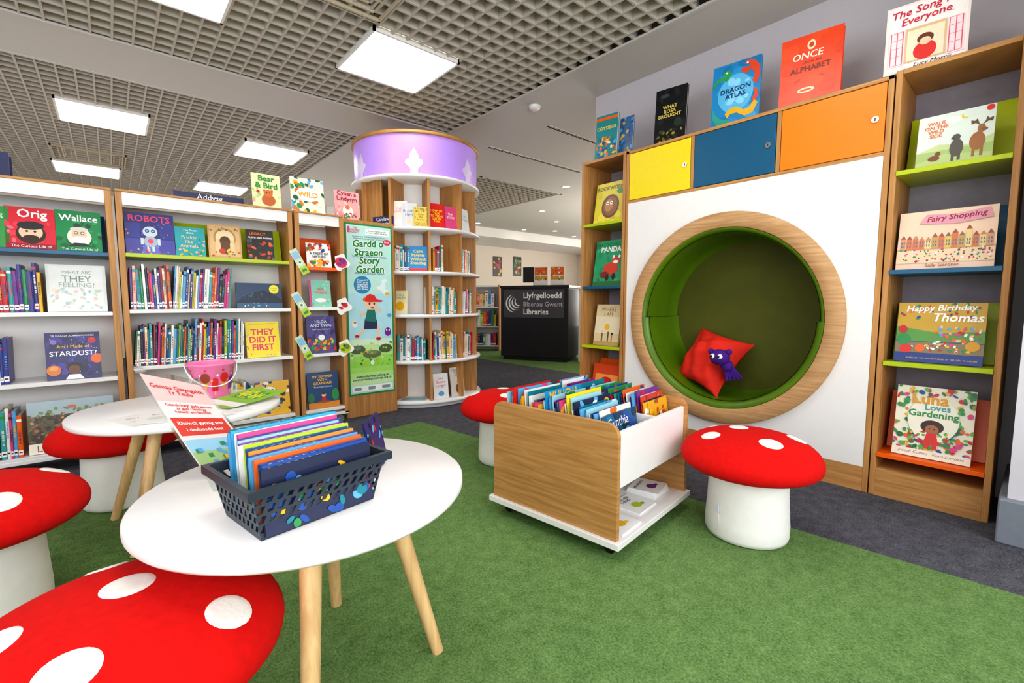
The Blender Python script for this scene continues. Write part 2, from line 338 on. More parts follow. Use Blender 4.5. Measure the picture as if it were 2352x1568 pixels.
fb(-.165,.485,.215,.25,'#2c2a6a',[('blob',.0,.0,1,1,40,['#3c3c8c','#222a4a','#4a3a9a','#1a1a50'],.09,5),('e',.13,.2,.13,.13,'#d87a28'),('e',.13,.24,.08,.05,'#e8a050'),('e',.93,.42,.12,.12,'#e86a1e'),('e',.85,.82,.08,.08,'#c8202b'),('e',.15,.8,.06,.06,'#8a70d0'),('blob',.05,.1,.95,.95,30,['#fafafa','#e9d070'],.008,15),('t','DR MAGGIE ADERIN-POCOCK',.5,.93,.8,'#fafafa'),('t','Am I Made of',.5,.70,.6,'#e9b51d',None,0,.02),('t','STARDUST?',.5,.55,.86,'#fafafa',None,0,.02),('e',.5,.26,.15,.12,'#1a1414'),('e',.5,.2,.11,.12,'#6a4028'),('p',[(.33,.0),(.67,0),(.6,.10),(.4,.10)],'#fafafa')],'dark blue space picture book standing face-out')
fb(-.19,.105,.34,.27,'#5a4030',[('r',0,.72,1,1,'#a8bcc4'),('r',0,0,1,.72,art('forest_floor_print',['#4a3424','#6a4a30','#3a2a1c','#5c5a30','#8a6a48'],24)),('blob',.02,.3,.98,.78,60,['#2b2b2f','#8a3a20','#5c6a30','#a07848','#3a4a20','#c89860'],.028,9),('blob',.02,.72,.98,.85,20,['#5c6a30','#7a8a40','#a0a060'],.03,19),('e',.5,.86,.05,.025,'#c86a30'),('r',0,0,1,.2,'#f4efe0'),('t','LIFE',.2,.1,.22,'#a04028')],'large landscape picture book with woodland cover')
spine_row((-.53,3.38,.846),0,.27,'books on middle shelf of teal bookcase','on a white shelf',.2,.27,seed=11,lean=.1)
spine_row((-.55,3.38,.486),0,.16,'books on lower shelf of teal bookcase','on a white shelf',.2,.26,seed=12)
spine_row((-.55,3.38,.106),0,.17,'books on bottom shelf of teal bookcase','on a bottom shelf',.2,.27,seed=13)
fb(.195,1.17,.225,.235,'#2b2f7c',[('r',0,.38,.3,.75,'#3a3f96'),('r',.7,.38,1,.8,'#343a8c'),('blob',0,.4,1,.75,30,['#5a60c0','#222a6a','#e8a040','#4a50b0'],.02,307),('r',0,.0,1,.36,'#4a4aa0'),('p',[(.3,0),(.7,0),(.58,.36),(.42,.36)],'#6a6ac0'),('t','ROBOTS',.5,.86,.84,'#e8487a',None,0,.03),('e',.5,.54,.15,.14,'#c8d4dc'),('e',.44,.56,.045,.045,'#1f4f9c'),('e',.56,.56,.045,.045,'#1f4f9c'),('e',.44,.56,.02,.02,'#9fd8e8'),('e',.56,.56,.02,.02,'#9fd8e8'),('e',.5,.30,.14,.14,'#a8b4c0'),('e',.5,.31,.06,.06,'#e8487a'),('r',.30,.22,.36,.38,'#c8d4dc'),('r',.64,.22,.70,.38,'#c8d4dc'),('r',.42,.06,.48,.18,'#c8d4dc'),('r',.52,.06,.58,.18,'#c8d4dc'),('blob',0,.0,1,.18,18,['#c8202b','#5fa8d8','#e9b51d'],.02,7)],'navy picture book with grey robot standing face-out')
fb(.385,1.17,.15,.175,'#2aa0a8',[('t','The Truth\nabout',.5,.85,.45,'#fafafa'),('t','Prickly\nlike\nAnimals',.45,.5,.6,'#f2cfa0'),('blob',.05,.03,.95,.25,14,['#e8b0a0','#e9b51d','#2f8f4e','#c87a50'],.05,8),('blob',.75,.3,.98,.8,6,['#1f7a80','#e8b0a0'],.05,28)],'teal small picture book standing face-out')
fb(.565,1.17,.18,.21,'#c9a06a',[('r',.05,.05,.95,.95,'#d8b483'),('e',.5,.6,.34,.34,'#b88850'),('e',.5,.6,.28,.28,'#e8d4a8'),('r',.22,.12,.78,.55,'#e0c898'),('e',.5,.5,.16,.18,'#5a3c24'),('r',.36,.12,.64,.5,'#6a4428'),('e',.4,.2,.1,.09,'#c8402b'),('e',.62,.2,.08,.1,'#e8c060'),('blob',.05,.05,.95,.2,14,['#c8402b','#2f8f4e','#8a5a3a'],.03,309),('blob',.05,.8,.95,.95,14,['#a87844','#8a5a3a'],.03,310)],'tan picture book with arch drawing standing face-out')
fb(.765,1.17,.16,.195,'#2a2020',[('blob',.0,.0,1,.65,40,['#8a1f1a','#4a4a50','#c8402b','#2b2b2f','#6a6a74','#1a1a1e','#d86a30'],.08,14),('t','LEGACY',.42,.87,.6,'#e86a1e',None,0,.03),('t','ALIENS AND ENEMIES',.5,.74,.9,'#f0f0ee',None,0,.03)],'dark red comic book standing face-out on lime ledge')
fb(.745,.855,.27,.165,'#2c4668',[('p',[(0,.25),(.2,.5),(.35,.62),(.6,.72),(.75,.6),(1,.35),(1,0),(0,0)],'#18263a'),('r',0,0,1,.2,'#30587a'),('e',.83,.76,.11,.11,'#f0e428'),('t','COUNTRY',.83,.8,.14,'#2b2b2f'),('t','MAGIC',.83,.72,.1,'#2b2b2f'),('blob',.05,.04,.95,.2,16,['#f0f0ee','#c8202b','#5fa8d8','#8ab0d0'],.014,2),('blob',.1,.3,.7,.6,20,['#24405c','#3a5a7a'],.03,22)],'dark blue landscape picture book with yellow moon')
fb(.755,.53,.2,.235,'#f2d81e',[('t','THEY\nDID IT\nFIRST',.5,.5,.8,'#d8305a',.7,0,.04),('t','50 SCIENTISTS, ARTISTS AND MATHEMATICIANS',.5,.94,.8,'#2b2b2f'),('blob',.0,.02,1,.1,10,['#5fa8d8','#f0f0ee','#e86a1e'],.02,311),('blob',.02,.1,.08,.9,8,['#5fa8d8','#f0f0ee','#e86a1e'],.02,312)],'yellow picture book with bold pink title standing face-out')
fb(.80,.13,.21,.23,'#e9b51d',[('blob',.0,.0,1,1,46,['#2b2b2f','#f0f0ee','#1f4f9c','#e9b51d','#2b2b2f','#e9b51d'],.09,31),('e',.4,.7,.2,.16,'#f0f0ee'),('t','DC',.4,.7,.28,'#2b2b2f',None,0,.04)],'yellow and black comic book standing face-out')
spine_row((.085,3.38,.856),0,.50,'books on middle shelf of lime bookcase','on a white shelf',.2,.26,.005,.014,seed=21,lean=.12)
spine_row((.085,3.38,.531),0,.55,'books on lower shelf of lime bookcase','on a white shelf',.2,.265,.005,.014,seed=22,lean=.08)
spine_row((.42,3.38,.131),0,.25,'books on bottom shelf of lime bookcase','on a bottom shelf',.2,.26,.008,.016,seed=23,lean=.08)
fb(1.135,1.14,.17,.17,'#f0f0ee',[('blob',0,.68,1,1,24,['#c8202b','#2f8f4e','#e86a1e','#1f4f9c'],.08,4),('blob',0,0,1,.3,26,['#c8202b','#2f8f4e','#1f4f9c','#e9b51d'],.08,6),('t','A TASTE OF\nNATURE',.5,.5,.75,'#2b2b2f',None,0,.03)],'white picture book with leafy border on orange ledge')
fb(1.135,.86,.15,.19,'#8ad0b8',[('blob',0,0,1,1,20,['#a8e0cc','#e0b0c0','#70c0a8'],.06,320),('r',0,0,.1,1,'#d8458a'),('t','TEN\nTHINGS',.52,.6,.6,'#e8486a',None,0,.03),('e',.5,.25,.25,.1,'#f0f0ee')],'mint green small book standing face-out')
fb(1.135,.53,.2,.265,'#54488a',[('blob',.0,.3,1,1,24,['#483c7a','#6458a0','#3a3068'],.1,322),('blob',.0,.0,1,.38,44,['#2f8f4e','#b8d030','#c8202b','#8a5a3a','#1f5a30','#e8a040'],.07,41),('t','HILDA\nAND TWIG',.5,.8,.74,'#d8e4f0',None,0,.03),('t','HIDE FROM THE RAIN',.5,.64,.6,'#f0f0ee'),('e',.5,.42,.12,.1,'#f0f0ee')],'purple comic book with forest scene standing face-out')
fb(1.135,.13,.22,.26,'#1f4a78',[('t','MY SUMMER\nWITH\nGRANDAD',.5,.78,.66,'#e9b51d',None,0,.03),('t','Tom Tinn-Disbury',.5,.58,.6,'#f0f0ee'),('r',0,0,1,.16,'#d88a30'),('r',.3,.14,.7,.19,'#8a5a3a'),('e',.5,.36,.07,.07,'#f2cfa0'),('e',.5,.4,.07,.04,'#5a3420'),('p',[(.42,.19),(.58,.19),(.55,.31),(.45,.31)],'#c8202b'),('e',.88,.34,.12,.2,'#2f8f4e'),('e',.1,.3,.1,.16,'#2f7a4e')],'dark blue picture book with yellow title standing face-out')
fb(.815,1.512,.17,.22,'#d9dcae',[('blob',.0,.0,1,.55,22,['#c8d090','#e8d8a0','#a8c070','#e0a0a0'],.06,330),('t','Bear\n& Bird',.5,.76,.78,'#3a8a3a',None,0,.04),('e',.55,.22,.24,.22,'#b86030'),('e',.55,.42,.16,.14,'#c8703a'),('e',.42,.5,.05,.05,'#c8703a'),('e',.68,.5,.05,.05,'#c8703a'),('e',.5,.44,.02,.02,'#2b2b2f'),('e',.6,.44,.02,.02,'#2b2b2f'),('e',.2,.45,.06,.05,'#c8202b')],'pale green picture book with brown bear on bookcase top',y=3.39)
fb(1.075,1.512,.22,.235,'#e8e4d0',[('blob',.0,.0,1,1,60,['#2f8f4e','#e9b51d','#5fa8d8','#1f5f4c','#e8e4d0','#f0f0ee','#c87a30'],.08,51),('e',.5,.52,.35,.22,'#f0f0ee'),('t','WILD',.5,.52,.6,'#e0a020',None,0,.04)],'white picture book with jungle border on bookcase top',y=3.39)
fb(1.39,1.516,.19,.21,'#f0a8a8',[('blob',0,.1,1,.6,16,['#f4c0b8','#e89090'],.07,340),('t','Cynan a\nLindysyn',.5,.8,.8,'#a02040',None,0,.03),('e',.5,.3,.2,.22,'#f4efe0'),('e',.5,.42,.1,.09,'#d87a50'),('blob',.0,.0,1,.22,18,['#2f8f4e','#f0f0ee','#c8202b'],.05,53)],'pink picture book standing face-out on poster stand',y=3.49,t=.01)
mb=MB(); mb.box(-.19,.19,0,.012,0,.07,NAVY); mb.box(-.19,.19,.01,.08,0,.008,NAVY); mb.text('Addysg',cov('#fafafa'),Matrix.Translation((0,-.001,.045))@Matrix.Rotation(pi/2,4,'X'),.14); mb.text('Education',cov('#fafafa'),Matrix.Translation((0,-.001,.018))@Matrix.Rotation(pi/2,4,'X'),.12)
mb.build('shelf_sign',None,(.52,3.56,1.512),label='navy shelf sign with white subject lettering',category='sign')
mb=MB(); mb.box(-.2,.2,0,.012,0,.14,NAVY); mb.box(-.2,.2,.012,.1,0,.008,NAVY); mb.box(-.2,.2,.1,.112,0,.14,NAVY)
mb.build('shelf_sign',None,(-.55,3.50,1.512),label='large navy shelf sign on bookcase top',category='sign')
for (x,z,r,k) in [(.99,1.17,-.5,0),(.99,.88,-.5,0),(1.0,.58,-.45,0)]:
    mb=MB(); T=Matrix.Rotation(pi/2,4,'X'); mb.box(-.026,.026,0,.0015,-.09,.09,cov('#c8dcc0'))
    A=Art(mb,Matrix.Translation((-.026,0,-.09))@T,.052,.18); A.draw([('r',.0,0,1,.3,'#b8d030'),('r',.1,.62,.9,.9,'#8fc0e0'),('e',.5,.47,.3,.3,'#f4efe0'),('e',.5,.47,.16,.16,'#2f8f4e'),('r',.2,.1,.8,.2,'#2f8f4e')]); 
    mb.build('bookmark_card',None,(x,3.3555,z),(0,r,0),'pale green and blue bookmark card fixed to bookcase',category='bookmark',group='bookmark cards')
for (x,z,cols,lab) in [(1.275,1.18,['#d8305a','#7a2f8f'],'pink and purple'),(1.28,.865,['#f0f0ee','#c8202b'],'white and red'),(1.285,.56,['#b8d030','#6a8a3a'],'yellow and green')]:
    mb=MB(); pts=[(.055*math.cos(a)*(1+.25*math.sin(3*a+1)),.055*math.sin(a)*(1+.2*math.cos(4*a))) for a in [2*pi*i/28 for i in range(28)]]
    mb.prism(pts,0,.0015,cov('#f0f0ee'),None,'y')
    T=Matrix.Rotation(pi/2,4,'X')
    for k,(dx,dy,rx,ry,c) in enumerate([(0,0,.044,.038,cols[0]),(.01,.012,.022,.018,cols[1]),(-.012,-.016,.018,.01,cols[1]),(-.014,.016,.007,.008,'#2b2b2f')]): mb.add([(x_,y_,0) for x_,y_ in circ(16,rx,ry,dx,dy)],[tuple(range(16))],cov(c),Matrix.Translation((0,-.0004*(k+1),0))@T)
    mb.build('paper_cut_out',None,(x,3.3555,z),(0,.3,0),lab+' paper cut-out fixed to bookcase edge',category='decoration')
# ---------------------------------------------------------------- poster end
th=thing('poster_stand',(1.33,3.47,0),0,'oak end board carrying a mint green story poster','poster stand')
MB().box(0,.42,0,.04,0,1.515,OAK).build('board',th,bevel=.003)
mb=MB(); W_,H_=.38,1.32; mb.box(0,W_,-.004,0,0,H_,cov('#1f8a4a'))
A=Art(mb,Matrix.Translation((0,-.004,0))@Matrix.Rotation(pi/2,4,'X'),W_,H_)
it=[('r',.03,.01,.97,.99,'#bfe9e2'),('r',.03,.3,.97,.6,'#b4e2ee')]
for k in range(8): it.append(('r',.03,.06,.97,.33-.033*k,['#d8f0d0','#c8eaa8','#b4e284','#a0da64','#94d656','#a4dc6c','#b8e48c','#ccecb0'][k]))
it+=[('r',.05,.945,.10,.98,'#d8458a'),('t','THE\nREADING\nAGENCY',.2,.962,.2,'#d8305a',None,0,.03),('r',.42,.94,.93,.975,'#fafafa'),('t','Sialens Ddarllen yr Haf\nSummer Reading Challenge',.67,.957,.46,'#2b2b2f',None,0,.02),
 ('t','Presented by THE READING AGENCY\nDelivered in partnership with libraries',.5,.92,.7,'#2b4a6a'),
 ('t','Gardd o\nStraeon',.48,.865,.66,'#fafafa',None,.05,.12,.1),('t','Gardd o\nStraeon',.48,.865,.65,'#0a8a38',None,.05,.05,.1),('e',.88,.905,.085,.06,'#d8305a'),('t','FREE',.88,.905,.11,'#fafafa'),('t','Cyflwynir gan yr Asiantaeth Ddarllen',.5,.813,.74,'#1f4f9c'),
 ('t','Story\nGarden',.5,.768,.61,'#fafafa',None,.05,.12,.1),('t','Story\nGarden',.5,.768,.60,'#0a8a38',None,.05,.05,.1),('t','Illustrated by Dapo Adeola',.5,.716,.62,'#1f4f9c'),
 ('e',.33,.65,.18,.18,'#1f8ab8'),('t','Ymuna AM\nDDIM yn dy\nlyfrgell leol\njoin FREE at\nyour library!',.33,.65,.25,'#fafafa',None,0,.02),
 ('blob',.6,.6,.95,.7,7,['#f0f0ee','#e0f4f8'],.07,401),
 ('p',[(.36,.40),(.30,.36),(.20,.345),(.20,.36),(.29,.38),(.34,.42)],'#f0c8a8'),('p',[(.55,.42),(.62,.38),(.60,.33),(.66,.33),(.68,.39),(.6,.44)],'#f0c8a8'),('e',.19,.35,.05,.03,'#c8202b'),('e',.65,.33,.06,.03,'#c8202b'),
 ('p',[(.34,.39),(.62,.39),(.63,.44),(.36,.45)],'#2b3a5a'),('p',[(.36,.44),(.62,.43),(.58,.505),(.42,.505)],'#1f7a6a'),('p',[(.42,.5),(.3,.46),(.26,.49),(.29,.5),(.32,.48),(.4,.505)],'#f0c8a8'),('p',[(.58,.5),(.7,.52),(.74,.49),(.71,.485),(.69,.505),(.6,.48)],'#f0c8a8'),
 ('e',.5,.54,.14,.12,'#f0c8a8'),('e',.48,.565,.155,.06,'#e86a1e'),('p',[(.37,.555),(.4,.585),(.48,.598),(.58,.59),(.63,.565),(.76,.56),(.74,.55),(.5,.55)],'#d8302a'),('e',.47,.54,.02,.025,'#2b2b2f'),('e',.57,.54,.02,.025,'#2b2b2f'),('e',.53,.515,.04,.015,'#a02020'),
 ('e',.2,.27,.16,.09,'#5c6a50'),('e',.8,.27,.15,.09,'#54624a'),('e',.5,.24,.2,.08,'#66764e'),('e',.18,.28,.09,.04,'#74846a'),('e',.5,.25,.12,.04,'#82926a'),('blob',.06,.17,.94,.31,60,['#2f8f4e','#b8d030','#e9b51d','#f0f0ee','#4a7a3a','#8ac040','#70c040'],.022,61),('e',.86,.37,.07,.09,'#7a2f8f'),('e',.83,.38,.015,.02,'#fafafa'),('e',.89,.38,.015,.02,'#fafafa'),('e',.14,.42,.05,.07,'#f0f0ee'),('e',.15,.43,.03,.02,'#e86a1e'),('e',.86,.6,.05,.03,'#e9b51d'),('e',.9,.47,.05,.04,'#5fa8d8'),('e',.5,.19,.04,.05,'#f0f0ee'),
 ('t','sialensddarllenyrhaf.org.uk\nsummerreadingchallenge.org.uk',.5,.1,.84,'#10506a',None,0,.02),('r',.06,.02,.94,.055,'#f4f8f0'),('r',.1,.028,.25,.046,'#8a9aa0'),('r',.4,.028,.55,.046,'#8a9aa0'),('r',.7,.028,.88,.046,'#8a9aa0')]
A.draw(it)
mb.build('poster',th,(.02,0,.17),label='mint green poster with garden artwork and titles')
# ---------------------------------------------------------------- round column bookcase
CX,CY=2.21,3.90; BA=math.radians(-119.5)
th=thing('column_bookcase',(CX,CY,0),0,'round oak and white bookcase around a column with lilac drum','bookcase')
MB().lathe([(.30,0),(.30,1.93)],WHITEM,48).build('core',th)
for z in (.055,.40,.79,1.15,1.51,1.93):
    MB().lathe([(.30,z-.024),(.575,z-.024),(.578,z-.012),(.575,z),(.30,z)],WHITE,64).build('shelf',th)
for ph in (-90,-57,-24,10,43,76,109):
    a=BA+math.radians(ph); mb=MB(); mb.box(.30,.545,-.011,.011,.055,1.91,OAK); mb.build('divider',th,rot=(0,0,a),bevel=.002)
mb=MB(); mb.lathe([(.50,1.51),(.50,1.91),(.512,1.91),(.512,1.51)],OAK,12,None,True,BA+math.radians(-57),BA+math.radians(-34)); mb.build('curved_side',th)
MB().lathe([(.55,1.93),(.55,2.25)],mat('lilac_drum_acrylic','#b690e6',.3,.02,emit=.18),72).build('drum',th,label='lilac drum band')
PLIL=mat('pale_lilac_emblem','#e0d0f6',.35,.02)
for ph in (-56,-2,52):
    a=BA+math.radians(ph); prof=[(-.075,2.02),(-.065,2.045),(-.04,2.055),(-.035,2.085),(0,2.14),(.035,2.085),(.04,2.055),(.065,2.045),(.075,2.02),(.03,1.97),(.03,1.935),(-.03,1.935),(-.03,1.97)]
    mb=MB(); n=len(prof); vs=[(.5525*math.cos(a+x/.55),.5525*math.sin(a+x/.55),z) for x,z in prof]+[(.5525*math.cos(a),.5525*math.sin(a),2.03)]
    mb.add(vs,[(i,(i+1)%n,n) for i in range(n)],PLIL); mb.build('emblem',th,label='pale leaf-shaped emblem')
MB().lathe([(.3,2.25),(.568,2.25),(.57,2.262),(.568,2.275),(.3,2.275)],OAKH,72).build('drum_rim',th)
MB().lathe([(.54,0),(.545,.03)],WHITEM,64).build('plinth',th)
def oncol(ph,r,z,off=0):
    a=BA+math.radians(ph); return (CX+r*math.cos(a)-off*math.sin(a),CY+r*math.sin(a)+off*math.cos(a),z),a+pi/2
def cb(ph,z,w,h,col,items,label,off=0,r=.50):
    p,rz=oncol(ph,r,z+.001,off); return book(w,h,.014,col,items,p,rz,.12,label,'paperback_book')
cb(-18,1.51,.14,.22,'#f0d8d0',[('t','THE\nSWITCH',.5,.65,.7,'#d8458a'),('r',.1,.1,.9,.3,'#f4efe0')],'pale pink book face-out on round shelf',0)
cb(-3,1.51,.12,.2,'#c8ccd4',[('t','Raising\nGirls',.5,.6,.8,'#2b4a7a'),('e',.5,.25,.2,.2,'#e8c8a8')],'grey parenting book face-out on round shelf',-.04)
cb(1,1.51,.12,.17,'#e0c050',[('r',.05,.05,.95,.95,art('tiny_leopard_print',['#e0c050','#2b2b2f','#e8d060'],90)),('r',.15,.25,.85,.75,'#e0c050'),('t','Calm\nthe\nHouse',.5,.5,.5,'#2b2b2f')],'yellow patterned book face-out on round shelf',.02,.52)
cb(21,1.51,.14,.21,'#d8261e',[('t','HOW TO\nTALK\nTO TEENS\nLISTEN\nTALK',.5,.5,.8,'#f2d81e',.8,0,.03)],'red book with yellow title face-out on round shelf',-.02)
cb(36,1.51,.12,.2,'#e0508a',[('t','THIS\nBOOK',.5,.6,.7,'#fafafa')],'pink book face-out on round shelf',-.01)
cb(57,1.51,.15,.21,'#d0d8dc',[('t','A Way\nof Being',.5,.6,.7,'#5a7a8a')],'pale grey book face-out on round shelf')
cb(0,1.15,.15,.21,'#1a8ad0',[('t','Calm\nParents\nWithout\nShouting',.5,.55,.85,'#f2d81e',.7,0,.03),('r',0,0,1,.12,'#d8302a')],'blue parenting book face-out on round shelf',.0)
cb(-24,.79,.13,.2,'#f0e8c0',[('t','LITTLE\nGARDEN',.5,.75,.7,'#2f8f4e'),('e',.5,.35,.3,.3,'#e9b51d')],'cream and yellow book face-out on round shelf',.05)
cb(22,.055,.14,.22,'#f0f0ee',[('t','Live\nBetter\nLonger',.5,.65,.7,'#d8305a'),('e',.5,.2,.2,.15,'#5fa8d8')],'white health book face-out on bottom shelf',-.01)
cb(42,.055,.16,.26,'#e8e8e4',[('t','2 WEEKS TO\nFEELING\nGREAT',.5,.82,.8,'#2b2b2f'),('e',.5,.26,.2,.26,'#8a6a50'),('e',.5,.5,.1,.1,'#e8c0a0')],'white book with portrait face-out on bottom shelf',.0)
CP=['#5fa8d8','#1f4f9c','#fafafa','#e8e6e0','#3aa0a0','#0f7f8c','#f4efe0','#e9b51d','#c8202b','#f2cfa0']
def crow(ph,z,L,seed,h0=.17,h1=.22):
    p,rz=oncol(ph,.50,z+.001); ux=Vector((math.cos(rz),math.sin(rz),0)); s=Vector(p)-ux*L/2
    spine_row(s,rz,L,'books on round column shelf','on a round white shelf',h0,h1,.008,.024,.14,seed,.06,CP)
crow(-15,1.15,.13,31);crow(20,1.15,.10,32,.18,.24);crow(60,1.15,.2,33)
crow(26,.79,.25,34,.19,.24);crow(60,.79,.22,35,.17,.22)
crow(-7,.40,.26,36);crow(26,.40,.25,37,.19,.25);crow(60,.40,.24,38,.18,.23)
for (z,ph) in [(.79,-7),(.055,-7)]:
    p,rz=oncol(ph,.47,z+.001); mb=MB(); mb.box(-.11,.11,-.07,.07,0,.006,cov('#e8ecea')); mb.box(-.10,.10,-.065,.06,.006,.008,cov('#8fc0d0')); mb.build('brochure',None,p,(0,0,rz),label='pale brochure lying flat on round shelf',category='brochure')
p,rz=oncol(-32,.53,1.511); mb=MB(); mb.box(-.1,.1,0,.01,0,.09,NAVY); mb.text('Canllaw\nParenting',cov('#fafafa'),Matrix.Translation((0,-.001,.045))@Matrix.Rotation(pi/2,4,'X'),.15); mb.build('shelf_sign',None,p,(0,0,rz),label='small navy sign with white lettering on round shelf',category='sign')
# ---------------------------------------------------------------- reading nook wall unit
U=2.65; DP=.38
th=thing('reading_nook_unit',(U,1.195,0),0,'white wall unit with round green nook and coloured doors','reading nook')
def ub(name,y0,y1,z0,z1,x0,x1,m,bev=.002,label=None): return MB().box(x0,x1,y0-1.195,y1-1.195,z0,z1,m).build(name,th,bevel=bev,label=label)
ya,yb=.50,1.895
NC=(1.22,.80); RO,RI=.60,.515
mb=MB(); n=64; y0,y1,z0,z1=ya+.022,yb-.022,.12,1.55
inner=[];outer=[]
for i in range(n):
    a=2*pi*i/n+1e-4; c,s=math.cos(a),math.sin(a); inner.append((NC[0]+.55*c,NC[1]+.55*s))
    t=min(((y1-NC[0]) if c>0 else (NC[0]-y0))/abs(c),((z1-NC[1]) if s>0 else (NC[1]-z0))/abs(s)); outer.append((NC[0]+t*c,NC[1]+t*s))
vs=[(x,p[0]-1.195,p[1]) for x in (.0,.018) for p in inner+outer]
fs=[]
for i in range(n):
    j=(i+1)%n; fs+= [(i,i+n,j+n,j),(i+2*n,j+2*n,j+3*n,i+3*n)]
mb.add(vs,fs,WHITE)
cor=[(y0,z0),(y1,z0),(y1,z1),(y0,z1)]
for cy,cz in cor:
    for i in range(n):
        j=(i+1)%n; a,b=outer[i],outer[j]
        if abs(a[0]-b[0])>1e-6 and abs(a[1]-b[1])>1e-6 and abs((a[0]+b[0])/2-cy)<.1 and abs((a[1]+b[1])/2-cz)<.1:
            mb.add([(0,a[0]-1.195,a[1]),(0,b[0]-1.195,b[1]),(0,cy-1.195,cz)],[(0,1,2)],WHITE)
mb.build('front_panel',th)
ub('side_panel',ya,ya+.022,0,1.89,0,DP,OAK); ub('side_panel',yb-.022,yb,0,1.89,0,DP,OAK)
ub('top_board',ya,yb,1.872,1.89,0,DP,OAKH); ub('cupboard_floor',ya+.022,yb-.022,1.55,1.568,.0,DP,OAKH)
ub('kick_board',ya+.022,yb-.022,0,.12,0.0,.02,OAKH); ub('back_panel',ya+.022,yb-.022,.12,1.87,DP-.01,DP-.002,WHITEM)
for y in (.962,1.431): ub('cupboard_divider',y-.01,y+.01,1.568,1.872,.002,DP-.02,OAK)
for (a,b,m,lab,ky) in [(1.441,1.873,YEL,'yellow door',1.475),(.972,1.421,TEAL,'teal door',1.01),(.522,.952,ORD,'orange door',.56)]:
    d=ub('cupboard_door',a+.003,b-.003,1.571,1.869,.002,.02,m,.002,lab)
    k=MB(); k.cyl((-.006,ky-1.195,1.715),(.003,ky-1.195,1.715),.014,.014,CHROME,20); k.box(-.0075,-.006,ky-1.195-.002,ky-1.195+.002,1.708,1.722,BLACK); k.build('door_lock',d,label='round chrome lock')
TN=Matrix.Translation((0,NC[0]-1.195,NC[1]))@Matrix.Rotation(-pi/2,4,'Y')
MB().lathe([(RI,-.02),(RI,.022),(RI+.004,.026),(RO-.004,.026),(RO,.022),(RO,0.0)],OAKP,96,TN).build('nook_ring',th,label='pale oak ring')
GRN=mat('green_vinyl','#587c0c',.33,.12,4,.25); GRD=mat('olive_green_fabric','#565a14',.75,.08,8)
def pad(thk,a0,a1,name):
    pr=[]
    for i in range(9):
        a=pi/2*i/8; pr.append((RI-.002-thk*math.sin(a), .020-.035*(1-math.cos(a))))
    pr+= [(RI-.006-thk,-.06),(RI-.003-thk,-.12),(RI-.003-thk,-.26),(RI-.012-thk,-.31),(RI-.03-thk,-.337)]
    mb=MB(); mb.lathe(pr,GRN,64,TN,True,a0,a1)
    return mb.build(name,th)
pad(.022,-pi/2,pi/2,'nook_padding'); pad(.038,pi/2,3*pi/2,'nook_padding')
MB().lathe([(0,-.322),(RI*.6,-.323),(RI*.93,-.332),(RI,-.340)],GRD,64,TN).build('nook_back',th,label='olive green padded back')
SEAM=mat('seam_dark_green','#2d4408',.6)
for s in (-1,1):
    mb=MB(); mb.box(-.014,.32,NC[0]-1.195+s*(RI-.002)-(.0 if s<0 else .041),NC[0]-1.195+s*(RI-.002)+(.041 if s<0 else 0),NC[1]-.002,NC[1]+.002,SEAM); mb.build('seam',th)
mb=MB(); mb.lathe([(RI-.044,-.004),(RI-.0395,-.006),(RI-.044,-.008)],SEAM,48,TN,True,pi/2,3*pi/2); mb.lathe([(RI-.028,-.004),(RI-.0235,-.006),(RI-.028,-.008)],SEAM,48,TN,True,-pi/2,pi/2); mb.build('seam',th)
def tower(y0,y1,shelves,label):
    t=thing('display_bookcase',(U,(y0+y1)/2,0),0,label,'bookcase'); w=(y1-y0)/2; x1=DP
    for s in (-1,1): MB().box(0,x1,s*w-(.022 if s>0 else 0),s*w+(.022 if s<0 else 0),0,1.90,OAK).build('side_panel',t,bevel=.002)
    MB().box(.0,x1,-w+.022,w-.022,1.88,1.90,OAKH).build('top_board',t,bevel=.002)
    MB().box(x1-.06,x1-.05,-w+.022,w-.022,.12,1.88,mat('grey_back_board','#a09ca8',.6)).build('back_panel',t)
    MB().box(.0,.02,-w+.022,w-.022,0,.13,OAKH).build('kick_board',t)
    MB().box(.02,x1-.02,-w+.022,w-.022,.11,.13,OAKH).build('bottom_board',t)
    for z,m in shelves:
        MB().box(-.006,x1-.06,-w+.022,w-.022,z-.02,z,m).build('shelf',t,bevel=.002)
        T=Matrix.Translation((.15,0,z+.003))@Matrix.Rotation(.25,4,'Y'); mb=MB(); mb.box(0,.008,-w+.03,w-.03,0,.27,m,T); mb.build('display_board',t)
tower(1.90,2.28,[(1.455,LIME),(1.01,TEAL),(.58,LIME),(.20,ORANGE)],'tall narrow oak bookcase with lime and teal ledges')
tower(.10,.495,[(1.47,LIME),(1.04,TEAL),(.63,LIME),(.205,ORANGE)],'tall oak bookcase with lime, teal and orange ledges')
def rb(y,z,w,h,col,items,label,x=U+.05,tilt=.16,t=.014,rz=0): return book(w,h,t,col,items,(x,y,z+.001),-pi/2+rz,tilt,label)
